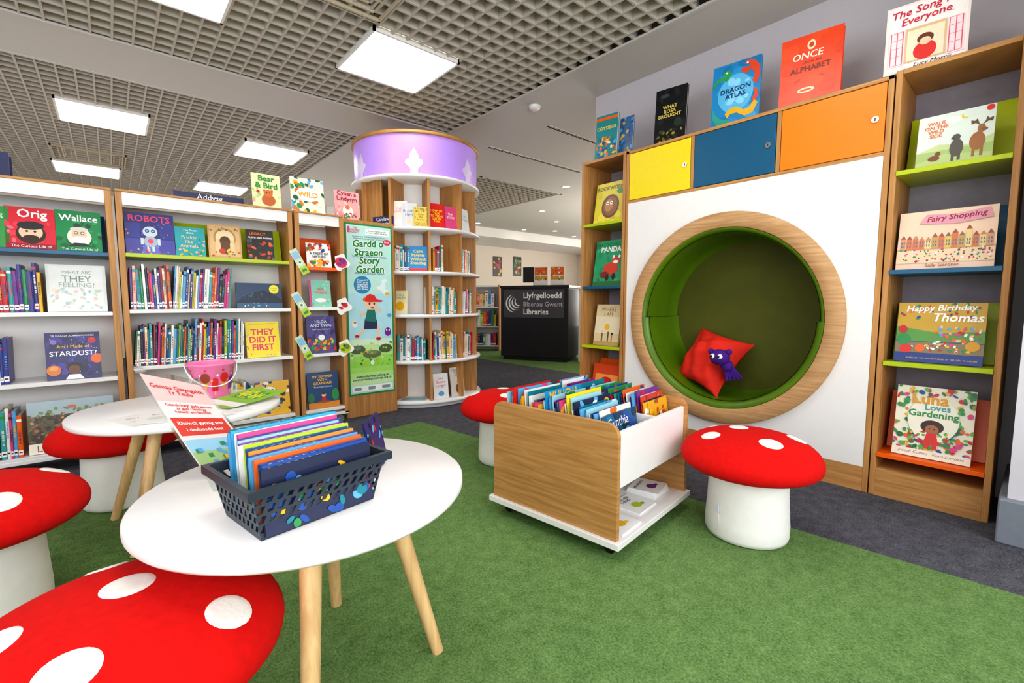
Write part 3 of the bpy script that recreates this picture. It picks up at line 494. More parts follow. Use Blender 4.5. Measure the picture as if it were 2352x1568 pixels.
rb(.300,1.47,.235,.225,'#dfe4cc',[('r',0,.3,1,1,'#dce8e0'),('e',.4,.85,.2,.07,'#eef2ea'),('r',0,0,1,.3,'#a8c07a'),('p',[(0,.3),(.3,.42),(.7,.33),(1,.45),(1,.3)],'#c4d49a'),('p',[(0,.1),(.4,.22),(1,.12),(1,.0),(0,0)],'#b8cc88'),('e',.62,.88,.05,.05,'#e8c83a'),('e',.64,.90,.045,.045,'#dce8e0'),('t','WALK\nON THE\nWILD\nSIDE',.25,.72,.32,'#e07848',None,0,.05),('e',.54,.30,.09,.16,'#5a5450'),('e',.53,.5,.055,.06,'#5a5450'),('e',.49,.49,.03,.02,'#4a4440'),('r',.48,.06,.52,.2,'#5a5450'),('r',.56,.06,.6,.2,'#5a5450'),('e',.80,.36,.10,.16,'#a06a40'),('e',.84,.58,.05,.08,'#a06a40'),('e',.88,.56,.04,.03,'#8a5a38'),('r',.74,.08,.78,.3,'#a06a40'),('r',.84,.08,.88,.3,'#a06a40'),('p',[(.84,.64),(.92,.70),(.97,.68),(.98,.76),(.93,.74),(.9,.78),(.88,.70)],'#6a4a30'),('p',[(.82,.64),(.76,.70),(.71,.68),(.70,.76),(.75,.74),(.78,.78),(.80,.70)],'#6a4a30'),('e',.25,.16,.08,.05,'#7a4a2a'),('e',.3,.24,.04,.04,'#7a4a2a'),('e',.93,.94,.05,.05,'#d8302a')],'pale picture book with bear and moose on lime ledge')
fs_=[('r',0,.35,1,1,'#f2d4bc'),('r',0,.3,1,.36,'#d8b088')]
rr=random.Random(71)
for k in range(14):
    x=.03+k*.068; h=rr.uniform(.14,.3); fs_.append(('r',x,.34,x+.06,.34+h,rr.choice(['#e9c25d','#d87a50','#f4e4c0','#c8a060','#d8a080','#e8d090'])))
    fs_.append(('p',[(x,.34+h),(x+.06,.34+h),(x+.03,.34+h+.07)],rr.choice(['#a05a40','#8a6a50','#c88a60'])))
    for q in (.02,.08): 
        if q<h-.06: fs_+= [('r',x+.01,.36+q,x+.024,.36+q+.04,'#6a7a8a'),('r',x+.036,.36+q,x+.05,.36+q+.04,'#6a7a8a')]
rb(.305,1.04,.31,.255,'#f0d0b8',fs_+[('r',.0,.1,1,.32,'#ecd0b0'),('blob',.03,.10,.97,.34,90,['#c8202b','#3aa0a0','#f0f0ee','#2f8f4e','#d8458a','#8a5a3a','#5a4a40'],.013,72),('p',[(.22,.78),(.3,.93),(.6,.9),(.92,.97),(.96,.8),(.6,.74)],'#e0a0b0'),('t','Fairy Shopping',.6,.85,.6,'#a01848',None,.06,.03,.2),('t','Sally Gardner',.5,.05,.35,'#a04838')],'landscape picture book with busy street on teal ledge')
rb(.300,.63,.285,.265,'#2a4a8a',[('r',0,.35,1,1,'#c9a23a'),('p',[(0,.35),(0,.6),(.5,.5),(1,.55),(1,.35)],'#5f9a4a'),('blob',.02,.72,.98,.99,30,['#c8202b','#2f8f4e','#e9b51d','#1f4f9c','#e86a1e'],.022,73),('t','Happy Birthday',.5,.9,.8,'#fafafa',None,.04,.03,.2),('t','Thomas',.7,.76,.55,'#fafafa',None,0,.03,.2),('r',.0,.16,1,.34,'#8a7a60'),('blob',.45,.3,.95,.6,50,['#c8202b','#5fa8d8','#d8458a','#f0f0ee','#e86a1e','#e8c0a0'],.025,74),('blob',.2,.2,.9,.3,40,['#c8202b','#2f8f4e','#e9b51d','#f0f0ee'],.02,76),('e',.1,.38,.08,.09,'#2f8f4e'),('e',.3,.24,.06,.06,'#e86a1e'),('e',.13,.22,.07,.07,'#d8302a'),('e',.08,.55,.05,.06,'#c8202b'),('e',.88,.3,.08,.07,'#d8a020'),('r',0,.0,1,.14,'#24408a'),('t','BASED ON THE RAILWAY SERIES BY THE  REV. W. AWDRY',.55,.07,.8,'#e9b51d')],'gold and blue birthday picture book with balloons on lime ledge')
rb(.297,.205,.26,.315,'#f0ecd8',[('blob',.0,.1,1,1,210,['#2f8f4e','#c8202b','#e9b51d','#1f6f3c','#e86a1e','#5fb04e','#1f4f9c','#2f8f4e','#3a9a4e','#f0ecd8','#d8458a'],.04,75),('e',.5,.55,.33,.38,'#f4f0e0'),('blob',.18,.2,.82,.38,50,['#2f8f4e','#c8202b','#e9b51d','#5fb04e'],.025,77),('t','Luna',.45,.83,.46,'#e0a020',None,0,.05),('t','Loves',.55,.72,.32,'#3aa0a0',None,0,.04),('t','Gardening',.5,.61,.64,'#2f8f4e',None,0,.04),('e',.5,.45,.15,.11,'#3a2014'),('e',.5,.41,.09,.08,'#a86a44'),('e',.47,.42,.01,.012,'#1a1414'),('e',.53,.42,.01,.012,'#1a1414'),('p',[(.4,.2),(.6,.2),(.56,.36),(.44,.36)],'#d8302a'),('r',.42,.14,.48,.2,'#d8302a'),('r',.52,.14,.58,.2,'#d8302a'),('r',0,0,1,.11,'#f0ecd8'),('t','Joseph Coelho   Fiona Lumbers',.5,.06,.85,'#7a2f8f',None,0,.012,.3)],'floral white picture book with girl gardening on orange ledge')
rb(2.08,1.455,.25,.29,'#d8c828',[('blob',0,0,1,.8,16,['#e8d840','#c8b820'],.1,410),('t','BOOKWORM',.5,.86,.9,'#4a5a20',None,0,.03),('e',.55,.4,.3,.34,'#6a4024'),('e',.55,.4,.24,.27,'#8a5a30'),('e',.5,.42,.14,.18,'#b88048'),('e',.45,.48,.05,.05,'#f0f0ee'),('e',.58,.48,.05,.05,'#f0f0ee'),('e',.46,.48,.02,.02,'#2b2b2f'),('e',.59,.48,.02,.02,'#2b2b2f'),('e',.85,.75,.12,.08,'#2f8f4e')],'yellow picture book with brown worm on lime ledge')
rb(2.08,1.01,.25,.33,'#1f9a6a',[('blob',0,0,1,.9,18,['#2aaa78','#178a5c','#1f7a50'],.1,411),('t','ALLTHEWILD',.5,.91,.8,'#0f5a3a'),('t','PANDA',.55,.8,.7,'#f0f0ee',None,0,.04),('e',.6,.38,.26,.18,'#c8402b'),('e',.75,.55,.14,.12,'#c8402b'),('e',.66,.63,.04,.05,'#f0f0ee'),('e',.86,.63,.04,.05,'#f0f0ee'),('e',.75,.52,.09,.05,'#f0f0ee'),('e',.72,.56,.015,.02,'#2b2b2f'),('e',.79,.56,.015,.02,'#2b2b2f'),('e',.4,.24,.16,.1,'#7a2418'),('e',.5,.18,.06,.1,'#2b1818'),('e',.72,.2,.06,.1,'#2b1818'),('r',0,0,1,.1,'#2a6a3a')],'green picture book with red pandas on teal ledge')
rb(2.08,.58,.22,.30,'#d8c8a0',[('r',0,.3,1,.7,'#e4d8b8'),('t','WHERE\nI AM',.5,.82,.6,'#8a6a30'),('e',.5,.45,.1,.1,'#e9b51d'),('r',.3,.1,.36,.3,'#8a5a3a'),('e',.33,.34,.04,.04,'#e8c0a0'),('r',.55,.1,.6,.28,'#5a5a3a'),('e',.575,.31,.04,.04,'#8a5a3a'),('r',.7,.1,.75,.26,'#c87a48'),('e',.725,.29,.04,.04,'#3a2a20'),('r',0,0,1,.1,'#b89a68')],'cream picture book with small figures on lime ledge')
rb(2.08,.2,.25,.24,'#d84a1e',[('r',.1,.3,.9,.7,'#f0a050'),('e',.5,.5,.2,.12,'#c8202b')],'orange picture book on bottom ledge')
tp=1.901
rb(2.115,tp,.17,.31,'#1f8a90',[('blob',.0,.0,1,.5,40,['#1f4f9c','#e86a1e','#5fa8d8','#e9b51d','#0f7f8c','#e8e0c0'],.09,81),('r',0,.88,1,.95,'#e86a1e'),('t','ODYSSEUS',.5,.70,.88,'#e9d060',None,0,.04)],'teal picture book with sea scene on unit top',U+.06,.08,.02,.15)
rb(1.985,tp,.11,.27,'#3a6a9a',[('blob',.0,.0,1,1,34,['#1f4f9c','#c8a060','#5fa8d8','#e9b51d','#8a5a3a'],.12,82)],'blue patterned picture book standing on unit top',U+.11,.08,.014,.0)
tp=1.891
rb(1.625,tp,.20,.345,'#17181c',[('blob',.0,.0,1,1,24,['#1c2024','#101214','#20282a'],.12,412),('e',.3,.87,.15,.06,'#3a4450'),('e',.75,.35,.12,.14,'#2a3a30'),('blob',.0,.0,1,.25,26,['#3a4a28','#6a6a20','#2b2b2f','#a08a30'],.06,83),('t','WHAT\nROSA\nBROUGHT',.48,.58,.72,'#d8c060',None,0,.04)],'black picture book with gold title on unit top',U+.07,.08,.02,.15)
rb(1.225,tp,.255,.35,'#1f86c0',[('blob',.0,.0,1,1,24,['#2a92cc','#1878b0','#3aa0d8'],.12,413),('e',.5,.50,.37,.42,'#5ab4e0'),('blob',.25,.3,.8,.7,16,['#8ad0f0','#70c0e8'],.08,414),('t','DRAGON\nATLAS',.5,.52,.62,'#123a6a',None,.05,.05),
 ('p',[(.03,.62),(.08,.72),(.2,.76),(.3,.72),(.4,.80),(.36,.90),(.22,.88),(.2,.82),(.28,.82),(.29,.78),(.2,.81),(.1,.79),(.02,.72)],'#2f9f4e'),('p',[(.58,.84),(.70,.76),(.80,.82),(.88,.74),(.84,.62),(.92,.56),(.99,.70),(.97,.84),(.86,.95),(.7,.97),(.66,.92),(.78,.9),(.76,.86),(.66,.88)],'#d84a2a'),('p',[(.86,.5),(.9,.4),(.84,.34),(.9,.28),(.98,.38),(.93,.5)],'#d84a2a'),('p',[(.3,.2),(.42,.28),(.56,.27),(.7,.2),(.8,.22),(.9,.32),(.97,.26),(.88,.12),(.72,.1),(.55,.18),(.42,.18),(.36,.12)],'#e0b020'),('p',[(.02,.34),(.1,.22),(.2,.14),(.4,.08),(.5,.04),(.3,.02),(.12,.05),(.03,.16)],'#30a090'),('e',.3,.86,.02,.02,'#fafafa'),('e',.72,.93,.02,.02,'#fafafa')],'blue picture book with winding dragons on unit top',U+.07,.08,.02,.12)
rb(.855,tp,.265,.345,'#e8481a',[('blob',0,0,1,1,14,['#ec5020','#e04014'],.14,415),('e',.5,.84,.07,.09,'#f0d8b0'),('e',.5,.84,.04,.05,'#c8401a'),('t','ONCE',.45,.70,.5,'#f0e8d8',None,0,.02,.1),('t','UPON AN',.52,.60,.3,'#7a2010'),('t','ALPHABET',.5,.51,.66,'#7a1f10',None,0,.05),('e',.45,.2,.14,.05,'#f0d8b0'),('e',.45,.2,.10,.02,'#e8481a'),('e',.3,.36,.06,.015,'#c8301a',.5),('e',.7,.36,.06,.015,'#c8301a',-.5)],'bright orange picture book with hand-lettered title on unit top',U+.07,.08,.03,.12)
rb(.415,1.901,.27,.29,'#ecdfd8',[('r',.03,.03,.97,.97,'#f4ece8'),('blob',.04,.04,.96,.96,50,['#e8a0a0','#e06a7a','#3a3a40'],.005,416),('t','The Song for\nEveryone',.5,.80,.84,'#c82a48',None,.06,.02,.2),('r',.25,.12,.75,.62,'#d8b890'),('r',.28,.14,.72,.58,'#f0dcc0'),('r',.05,.1,.25,.62,'#f0d8dc'),('r',.75,.1,.95,.62,'#f0d8dc')]+[('r',x,y,x+.16,y+.006,'#d85a6c') for x in (.07,.77) for y in (.12,.25,.37,.49,.60)]+[('r',x,.12,x+.012,.60,'#d85a6c') for x in (.07,.145,.218,.77,.845,.918)]+[('e',.5,.25,.14,.14,'#d8302a'),('e',.5,.42,.10,.08,'#6a3420'),('e',.5,.38,.07,.06,'#f0c8a8'),('t','Lucy Morris',.6,.06,.45,'#2b2b2f',None,0,.01,.3)],'white and pink picture book with open window on unit top',U+.05,.06,.012,.1)
RED=mat('red_fabric','#dc2610',.8,.14,7,.5)
def cushion(s,m):
    mb=MB(); n=32; vs=[];fs=[]
    for k in (1,-1):
        for i in range(n+1):
            for j in range(n+1):
                u=i/n*2-1;v=j/n*2-1
                pu=u*(1-.16*(1-v*v)*abs(u)); pv=v*(1-.16*(1-u*u)*abs(v))
                e_=max(0,(1-u*u)*(1-v*v))
                th_=.38*e_**.42+.06*math.sin(5*u+4*v)*e_**.6+.04*math.sin(11*v-4*u)*e_**.5+.02*math.sin(17*u+9*v)*e_**.5
                z=k*th_*s - .26*s*v*v+.08*s*u*v
                vs.append((pu*s,pv*s,z))
    N2=(n+1)**2
    for q in (0,1):
        for i in range(n):
            for j in range(n):
                a=q*N2+i*(n+1)+j; f=(a,a+n+1,a+n+2,a+1); fs.append(f if q==0 else f[::-1])
    mb.add(vs,fs,m,None,True); return mb
o=cushion(.195,RED).build('cushion',None,(2.825,1.385,.545),label='red square cushion slumped inside round nook',category='cushion')
o.rotation_euler=(Matrix.Rotation(-.2,4,'Z')@Matrix.Rotation(-1.05,4,'Y')@Matrix.Rotation(-.22,4,'Z')).to_euler()
PUR=mat('purple_plush','#4a1a88',.9,.15,60,.4)
th=thing('plush_toy',(2.68,1.235,.475),0,'small purple plush toy with big eyes on red cushion','soft toy')
mb=MB(); mb.ball((0,0,.10),.05,PUR,20,1,1.15,.95); mb.ball((.03,-.03,.05),.035,PUR,16)
for a in range(5): mb.cyl((.03,-.03+.012*math.cos(a),.06),(.04+.012*a,-.03-.016*a,-.04+.004*a),.015,.008,PUR,10)
mb.ball((.0,.052,.13),.018,PUR,10); mb.ball((.0,-.052,.135),.018,PUR,10); mb.build('plush_body',th)
for y in (-.02,.022):
    e=MB(); e.ball((-.042,y,.108),.015,cov('#fafafa'),14); e.ball((-.054,y+.003,.108),.008,BLACK,10); e.build('eye',th)
# ---------------------------------------------------------------- round tables
ZT=.475
def table(x,y,r,rot,label,fr=.30,tx=0,ty=0):
    th=thing('round_table',(x,y,0),rot,label,'table','round tables'); z=ZT
    MB().lathe([(0,z-.024),(r-.004,z-.024),(r,z-.018),(r,z-.004),(r-.004,z),(0,z)],WHITE,96).build('tabletop',th,(tx,ty,0))
    MB().box(-.19,.19,-.02,.02,z-.05,z-.024,BEECH).build('cross_rail',th,rot=(0,0,pi/4)); MB().box(-.19,.19,-.02,.02,z-.05,z-.024,BEECH).build('cross_rail',th,rot=(0,0,-pi/4))
    for k in range(4):
        a=k*pi/2; c,s=math.cos(a),math.sin(a); mb=MB(); mb.cyl((fr*c,fr*s,0.002),(.15*c,.15*s,z-.024),.015,.023,BEECH,20); mb.build('leg',th)
    return th
table(.345,1.085,.354,math.radians(-25),'low round white table with splayed beech legs holding basket',.268,-.0168,.0315)
table(.20,2.285,.355,math.radians(-128),'low round white table with splayed beech legs holding bucket')
# ---------------------------------------------------------------- toadstool stools
CAPM=mat('red_stool_fabric','#d00e0a',.9,.07,60,.25,spec=.25); STEM=mat('white_stool_vinyl','#efedea',.55,.02); SPOT=mat('white_felt_spot','#f0ede8',.8,.03,120,.2)
RC=.247
def capz(r): return .302+.10*max(0,1-(r/RC)**2.6)**.5
def stool(x,y,spots,label,tagrot=-.9):
    th=thing('toadstool_stool',(x,y,0),0,label,'stool','toadstool stools')
    pr=[(0.0001,.002),(.132,.002),(.143,.007),(.148,.022),(.148,.06),(.142,.16),(.138,.26)]
    mb=MB(); mb.lathe(pr,STEM,40); mb.build('stem',th)
    mb=MB(); mb.box(-.0006,.0006,-.1488,-.142,.02,.10,cov('#dad8d4')); mb.box(-.008,.0,-.150,-.1465,.11,.135,cov('#d8dcf0')); mb.build('fabric_tag',th,rot=(0,0,tagrot))
    up=[]
    for i in range(24): 
        r=RC*math.sin(pi/2*i/24); up.append((max(r,1e-4),capz(r)))
    up.append((RC,.302))
    low=[(RC*math.cos(pi/2*i/10),.302-.066*math.sin(pi/2*i/10)**.8) for i in range(1,9)]+[(.12,.234)]
    mb=MB(); mb.lathe(up+low,CAPM,64); mb.build('cap',th)
    for (dx,dy,sr) in spots:
        vs=[];fs=[];n=28;k=5
        d=math.hypot(dx,dy); ca,sa=(dx/d,dy/d) if d>1e-5 else (1,0)
        for q in range(k+1):
            for i in range(n):
                a=2*pi*i/n; lx=sr*q/k*math.cos(a)*max(.45,1-.35*(d/RC)**3); ly=sr*q/k*math.sin(a)
                px=dx+lx*ca-ly*sa; py=dy+lx*sa+ly*ca; r=min(math.hypot(px,py),RC*.995)
                vs.append((px,py,capz(r)+(.0025 if q<k else -.001)))
        for q in range(k):
            for i in range(n): j=(i+1)%n; fs.append((q*n+i,(q+1)*n+i,(q+1)*n+j,q*n+j))
        mb=MB(); mb.add(vs,fs,SPOT,None,True); mb.build('spot',th)
stool(-.015,1.0,[(.138,-.12,.04),(.01,.03,.042),(-.06,-.14,.042),(-.15,0,.04),(-.02,.185,.036),(.17,.08,.036)],'red toadstool stool with white spots tucked under table')
stool(1.83,.715,[(-.11,.10,.038),(.04,.06,.038),(-.07,-.10,.042),(.10,-.13,.04),(.07,.18,.03)],'red toadstool stool with white spots beside book browser box',-1.88)
stool(1.65,1.97,[(-.12,.12,.036),(.04,.06,.036),(-.06,-.09,.038),(.14,-.11,.034)],'red toadstool stool with white spots behind book browser box')
stool(.0,2.69,[(-.05,.1,.036),(.12,.1,.036),(0,-.05,.036)],'red toadstool stool under far round table')
stool(-.325,1.92,[(.075,-.155,.045),(.165,.075,.042),(-.03,.02,.042),(-.1,-.15,.038),(-.15,.1,.038)],'red toadstool stool standing between tables and bookcase')
# ---------------------------------------------------------------- book browser box
BR=math.radians(6.8); BO=(1.267,.915)
th=thing('book_browser_box',(BO[0],BO[1],0),BR,'oak and white wheeled browser box full of picture books','book box')
Lx,Ly=.60,.59
def sidep(x0,x1):
    r=.045; pts=[(0,.075),(Ly,.075)]+[(Ly-r+r*math.cos(a),.485-r+r*math.sin(a)) for a in [pi/2*i/8 for i in range(9)]]+[(r+r*math.cos(a),.485-r+r*math.sin(a)) for a in [pi/2+pi/2*i/8 for i in range(9)]]
    mb=MB(); mb.prism(pts,x0,x1,OAKH,None,'x'); mb.build('side_panel',th,bevel=.0015)
sidep(0,.018); sidep(Lx-.018,Lx)
MB().box(-.015,Lx+.015,-.015,Ly+.015,.052,.075,WHITE).build('base_board',th,bevel=.002)
MB().box(.018,Lx-.018,.012,.028,.25,.45,WHITE).build('end_panel',th,bevel=.002); MB().box(.018,Lx-.018,Ly-.028,Ly-.012,.25,.45,WHITE).build('end_panel',th,bevel=.002)
MB().box(.018,Lx-.018,.028,Ly-.028,.25,.265,WHITE).build('tray_floor',th)
MB().box(.322,.338,.028,Ly-.028,.265,.45,WHITE).build('tray_divider',th)
MB().box(.018,Lx-.018,Ly*.5-.008,Ly*.5+.008,.075,.25,WHITE).build('middle_board',th)
for cx in (.05,Lx-.05):
    for cy in (.05,Ly-.05):
        m_=MB(); m_.cyl((cx-.011,cy,.024),(cx+.011,cy,.024),.023,.023,BLACK,16); m_.box(cx-.02,cx+.02,cy-.02,cy+.02,.044,.052,BLACK); m_.build('caster',th)
RB=Matrix.Translation((BO[0],BO[1],0))@Matrix.Rotation(BR,4,'Z')
BP=['#5fa8d8','#0f7f8c','#3aa0a0','#1f4f9c','#e9b51d','#c8202b','#f0f0ee','#d8458a','#e86a1e','#222a4a','#2f8f4e','#9fd8e8','#7a2f8f','#5fa8d8','#f4efe0']
rnd=random.Random(5)
for col_i,cx in enumerate((.168,.458)):
    n=33
    for i in range(n):
        yy=.052+i*.0152; c=rnd.choice(BP); w=rnd.uniform(.21,.27) if col_i==0 else rnd.uniform(.19,.215); h=rnd.uniform(.225,.27)
        items=[('blob',.02,.02,.98,.98,16,[rnd.choice(BP) for _ in range(4)],.1,100+i+50*col_i),('r',.1,.80,.9,.92,rnd.choice(BP)),('r',.2,.84,.8,.88,rnd.choice(BP))]
        if col_i==0 and i==0: c='#1f5a8a'; items=[('blob',0,0,1,1,30,['#0f7f8c','#222a4a','#1f4f9c','#123a5a'],.12,5),('e',.62,.42,.16,.2,'#2aa0d0',.6),('e',.4,.48,.14,.18,'#4ac0e8',-.6),('e',.68,.6,.12,.12,'#4ac0e8',.3),('e',.38,.25,.1,.14,'#2aa0d0',.3),('e',.52,.46,.07,.07,'#8ae0f8'),('t','Cynthia',.42,.84,.6,'#f0f0ee')]; w=.25;h=.225
        if col_i==0 and i==11: c='#f0d820'; items=[('t','Fy Llyfr',.5,.86,.6,'#222a4a'),('e',.5,.35,.2,.2,'#e86a1e')]; w=.25;h=.28
        if col_i==0 and i==18: c='#1a90c8'; items=[('t','MULICHA',.5,.92,.8,'#e9b51d',None,0,.04)]; h=.28
        if col_i==0 and i==30: c='#d0201e'; h=.275;w=.25
        if col_i==1 and i==0: c='#e0a41e'; items=[('blob',0,0,1,1,50,['#c8402b','#e9b51d','#f0f0ee','#8a5a3a','#e0a41e'],.06,6)]; w=.21;h=.225
        if col_i==1 and i==1: c='#c8402b'
        p=RB@Vector((cx+rnd.uniform(-.008,.008),yy,.267))
        tl=.17-.14*min(1,i/32)+rnd.uniform(-.008,.010)
        book(w,h,rnd.uniform(.004,.006),c,items,p,BR+rnd.uniform(-.02,.02),tl,'%s thin picture book filed upright in browser box'%COLN.get(c,'blue' if c in('#1f5a8a','#1a90c8') else 'pale blue' if c=='#9fd8e8' else 'red' if c in('#d0201e','#c8402b') else 'yellow'),group='picture books in the browser box')
for (x,y,k,t) in [(.12,.07,1,'MR. SNOOTY'),(.31,.10,1,'LITTLE MISS\nTWINS'),(.48,.12,4,'MR. NOBODY'),(.2,.225,2,'MR. WRONG')]:
    for q in range(k):
        p=RB@Vector((x,y,.0755+q*.0062)); mb=MB(); mb.box(-.07,.07,-.065,.065,0,.006,cov('#fafafa'))
        A=Art(mb,Matrix.Translation((-.07,-.065,.006)),.14,.13); A.draw([('t',t,.45,.8,.74,'#2b2b2f',.24,0,.04),('e',.5,.38,.18,.15,['#7a2f8f','#e9b51d','#5fa8d8','#b8d030'][int(x*10)%4]),('e',.7,.3,.08,.06,['#5a1f7f','#f0d030','#3f88b8','#98b020'][int(x*10)%4])])
        mb.build('small_paperback',None,p,(0,0,BR+.05*q),label='small white square booklet lying flat on base board',category='book',group='small booklets on the base board')
# ---------------------------------------------------------------- basket with books on near table
SL=mat('slate_blue_plastic','#28323f',.4,.02); BZ=ZT+.0005
bx,by,ba=.278,.985,math.radians(10)
TB=Matrix.Translation((bx,by,BZ))@Matrix.Rotation(ba,4,'Z')
def wall(mb,p00,p10,p11,p01,nx,nz,ins,sh):
    P=lambda u,v:(Vector(p00)*(1-u)+Vector(p10)*u)*(1-v)+(Vector(p01)*(1-u)+Vector(p11)*u)*v
    nrm=(Vector(p10)-Vector(p00)).cross(Vector(p01)-Vector(p00)).normalized()*.0025
    for i in range(nx):
        for j in range(nz):
            u0,u1,v0,v1=i/nx,(i+1)/nx,j/nz,(j+1)/nz; du,dv=(u1-u0),(v1-v0)
            o=[(u0,v0),(u1,v0),(u1,v1),(u0,v1)]; s=sh*du
            q=[(u0+du*ins-s,v0+dv*.14),(u1-du*ins-s,v0+dv*.14),(u1-du*ins+s,v1-dv*.14),(u0+du*ins+s,v1-dv*.14)]
            q=[(min(max(a,u0+du*.04),u1-du*.04),b) for a,b in q]
            for sgn in (0,1):
                vs=[tuple(P(*a)-nrm*sgn) for a in o+q]; fs=[(k,(k+1)%4,(k+1)%4+4,k+4) for k in range(4)]; mb.add(vs,fs,SL)
            a_=[P(*a) for a in q]; b_=[p-nrm for p in a_]
            mb.add([tuple(x) for x in a_+b_],[(k,(k+1)%4,(k+1)%4+4,k+4) for k in range(4)],SL)
th=thing('storage_basket',(bx,by,BZ),ba,'dark slate plastic slotted basket full of picture books','basket')
bw,bd,tw,td,hh=.115,.080,.135,.100,.104
cb_=[(-bw,-bd,0),(bw,-bd,0),(bw,bd,0),(-bw,bd,0)]; ct=[(-tw,-td,hh),(tw,-td,hh),(tw,td,hh),(-tw,td,hh)]
mb=MB(); mb.prism([(x,y) for x,y,_ in cb_],0,.003,SL,None,'z')
for k in range(4):
    a,b=cb_[k],cb_[(k+1)%4]; c,d=ct[(k+1)%4],ct[k]
    lerp=lambda p,q,t:tuple(Vector(p)*(1-t)+Vector(q)*t)
    long=k%2==0
    mb.add([a,b,lerp(b,c,.12),lerp(a,d,.12)],[(0,1,2,3)],SL); wall(mb,lerp(a,d,.12),lerp(b,c,.12),lerp(b,c,.86),lerp(a,d,.86),14 if long else 9,4,.2,.25); mb.add([lerp(a,d,.86),lerp(b,c,.86),c,d],[(0,1,2,3)],SL)
e=.010; o_=[(-tw-e,-td-e),(tw+e,-td-e),(tw+e,td+e),(-tw-e,td+e)]; i_=[(-tw,-td),(tw,-td),(tw,td),(-tw,td)]
mb.add([(x,y,hh) for x,y in i_+o_],[(k,(k+1)%4,(k+1)%4+4,k+4) for k in range(4)],SL)
mb.add([(x,y,hh) for x,y in o_]+[(x,y,hh-.016) for x,y in o_],[(k,(k+1)%4,(k+1)%4+4,k+4) for k in range(4)],SL)
mb.build('basket_body',th)
TP=['#0f7f8c','#5fa8d8','#3aa0d0','#f0f0ee','#d8458a','#1f4f9c','#9cc8e8','#7a2f8f','#f0f0ee','#b8d030','#1f5a8a','#2b4a9a','#e8a0a0','#e89030','#3c3c8c','#5fa8d8','#222a4a','#e86a1e','#1f5a8a','#2b4a9a','#1f4f9c','#222a4a']
rnd=random.Random(9)
NB=len(TP)
for i,c in enumerate(TP):
    yy=.076-i*.0072; Lb=rnd.uniform(.208,.222); hb=.166-.046*(i/(NB-1))+rnd.uniform(-.004,.004); t=.0060
    mb=MB(); cm=cov(c); mb.box(-Lb/2,Lb/2,-t/2,-t/2+.001,0,hb,cm); mb.box(-Lb/2,Lb/2,t/2-.001,t/2,0,hb,cm); mb.box(-Lb/2,Lb/2,-t/2+.001,t/2-.001,hb-.001,hb,cm); mb.box(-Lb/2+.002,Lb/2-.002,-t/2+.001,t/2-.001,.001,hb-.001,PAGES)
    A=Art(mb,Matrix.Translation((-Lb/2,-t/2,hb)),Lb,t); cc=rnd.choice(['#fafafa','#222a4a','#f2d81e']) if c not in('#f0f0ee','#b8d030') else '#222a4a'
    if i in (3,8): A.text('BOUNCE, BOUNCE, BOUNCE!' if i==3 else "EVAN'S ROCKET",.35,.5,.45,'#222a4a')
    else:
        x=.06
        while x<.55: A.rect(x,.3,x+rnd.uniform(.02,.05),.7,cc); x+=rnd.uniform(.06,.08)
    A=Art(mb,Matrix.Translation((-Lb/2,-t/2,0))@Matrix.Rotation(pi/2,4,'X'),Lb,hb); A.draw([('blob',.0,.05,1,.80,36 if i==NB-1 else 8,[rnd.choice(TP),rnd.choice(TP),'#e9b51d','#5fa8d8'] if i<NB-1 else ['#e9b51d','#1f4f9c','#2f8f4e','#c8202b','#5fa8d8','#1f4f9c','#0f7f8c'],.045,88+i)])
    p=TB@Vector((.003+rnd.uniform(-.004,.004),yy-.010,.006)); 
    o=mb.build('picture_book',None,p,label='thin %s picture book standing spine-up in basket'%COLN.get(c,'blue'),category='book',group='picture books in the basket')
    o.rotation_euler=(Matrix.Rotation(ba+rnd.uniform(-.004,.004),4,'Z')@Matrix.Rotation(-.08,4,'X')).to_euler()
book(.12,.13,.006,'#2a2f6a',[('blob',0,0,1,1,24,['#c8202b','#5fa8d8','#222a4a'],.08,90)],(.505,1.10,BZ+.001),math.radians(50),.2,'navy picture book leaning beside the basket')
ACR=D.materials.new('clear_acrylic'); ACR.use_nodes=True; b=ACR.node_tree.nodes['Principled BSDF']; b.inputs['Roughness'].default_value=.05; b.inputs['Transmission Weight'].default_value=1; b.inputs['IOR'].default_value=1.2; b.inputs['Alpha'].default_value=.35
th=thing('leaflet_holder',(.15,1.31,BZ),0,'clear acrylic stand with red and pink game leaflet','leaflet holder')
TL,TR_,BRt,BL=[Vector(v) for v in ((-.115,.02,.270),(.008,.07,.218),(.13,.0,.004),(0.0,-0.02,.004))]
ex=(BRt-BL); ey=(TL-BL); nn=ex.cross(ey).normalized()
def Q(u,v): 
    b0=BL.lerp(BRt,u); t0=TL.lerp(TR_,u); return b0.lerp(t0,v)+nn*(-.012*math.sin(pi*v))
def qmesh(mb,u0,v0,u1,v1,m,off):
    n=6; vs=[tuple(Q(u0+(u1-u0)*i/n,v0+(v1-v0)*j/n)+nn*off) for j in range(n+1) for i in range(n+1)]
    mb.add(vs,[(j*(n+1)+i,j*(n+1)+i+1,(j+1)*(n+1)+i+1,(j+1)*(n+1)+i) for j in range(n) for i in range(n)],m)
mb=MB(); qmesh(mb,.02,.02,.98,.98,cov('#f6e0dc'),0); qmesh(mb,.02,.74,.98,.98,cov('#f4c4c0'),.0006); qmesh(mb,.06,.40,.94,.58,cov('#d8402e'),.0006); qmesh(mb,.04,.03,.96,.36,cov('#a8c888'),.0006); qmesh(mb,.04,.24,.96,.36,cov('#9fd0e8'),.0009)
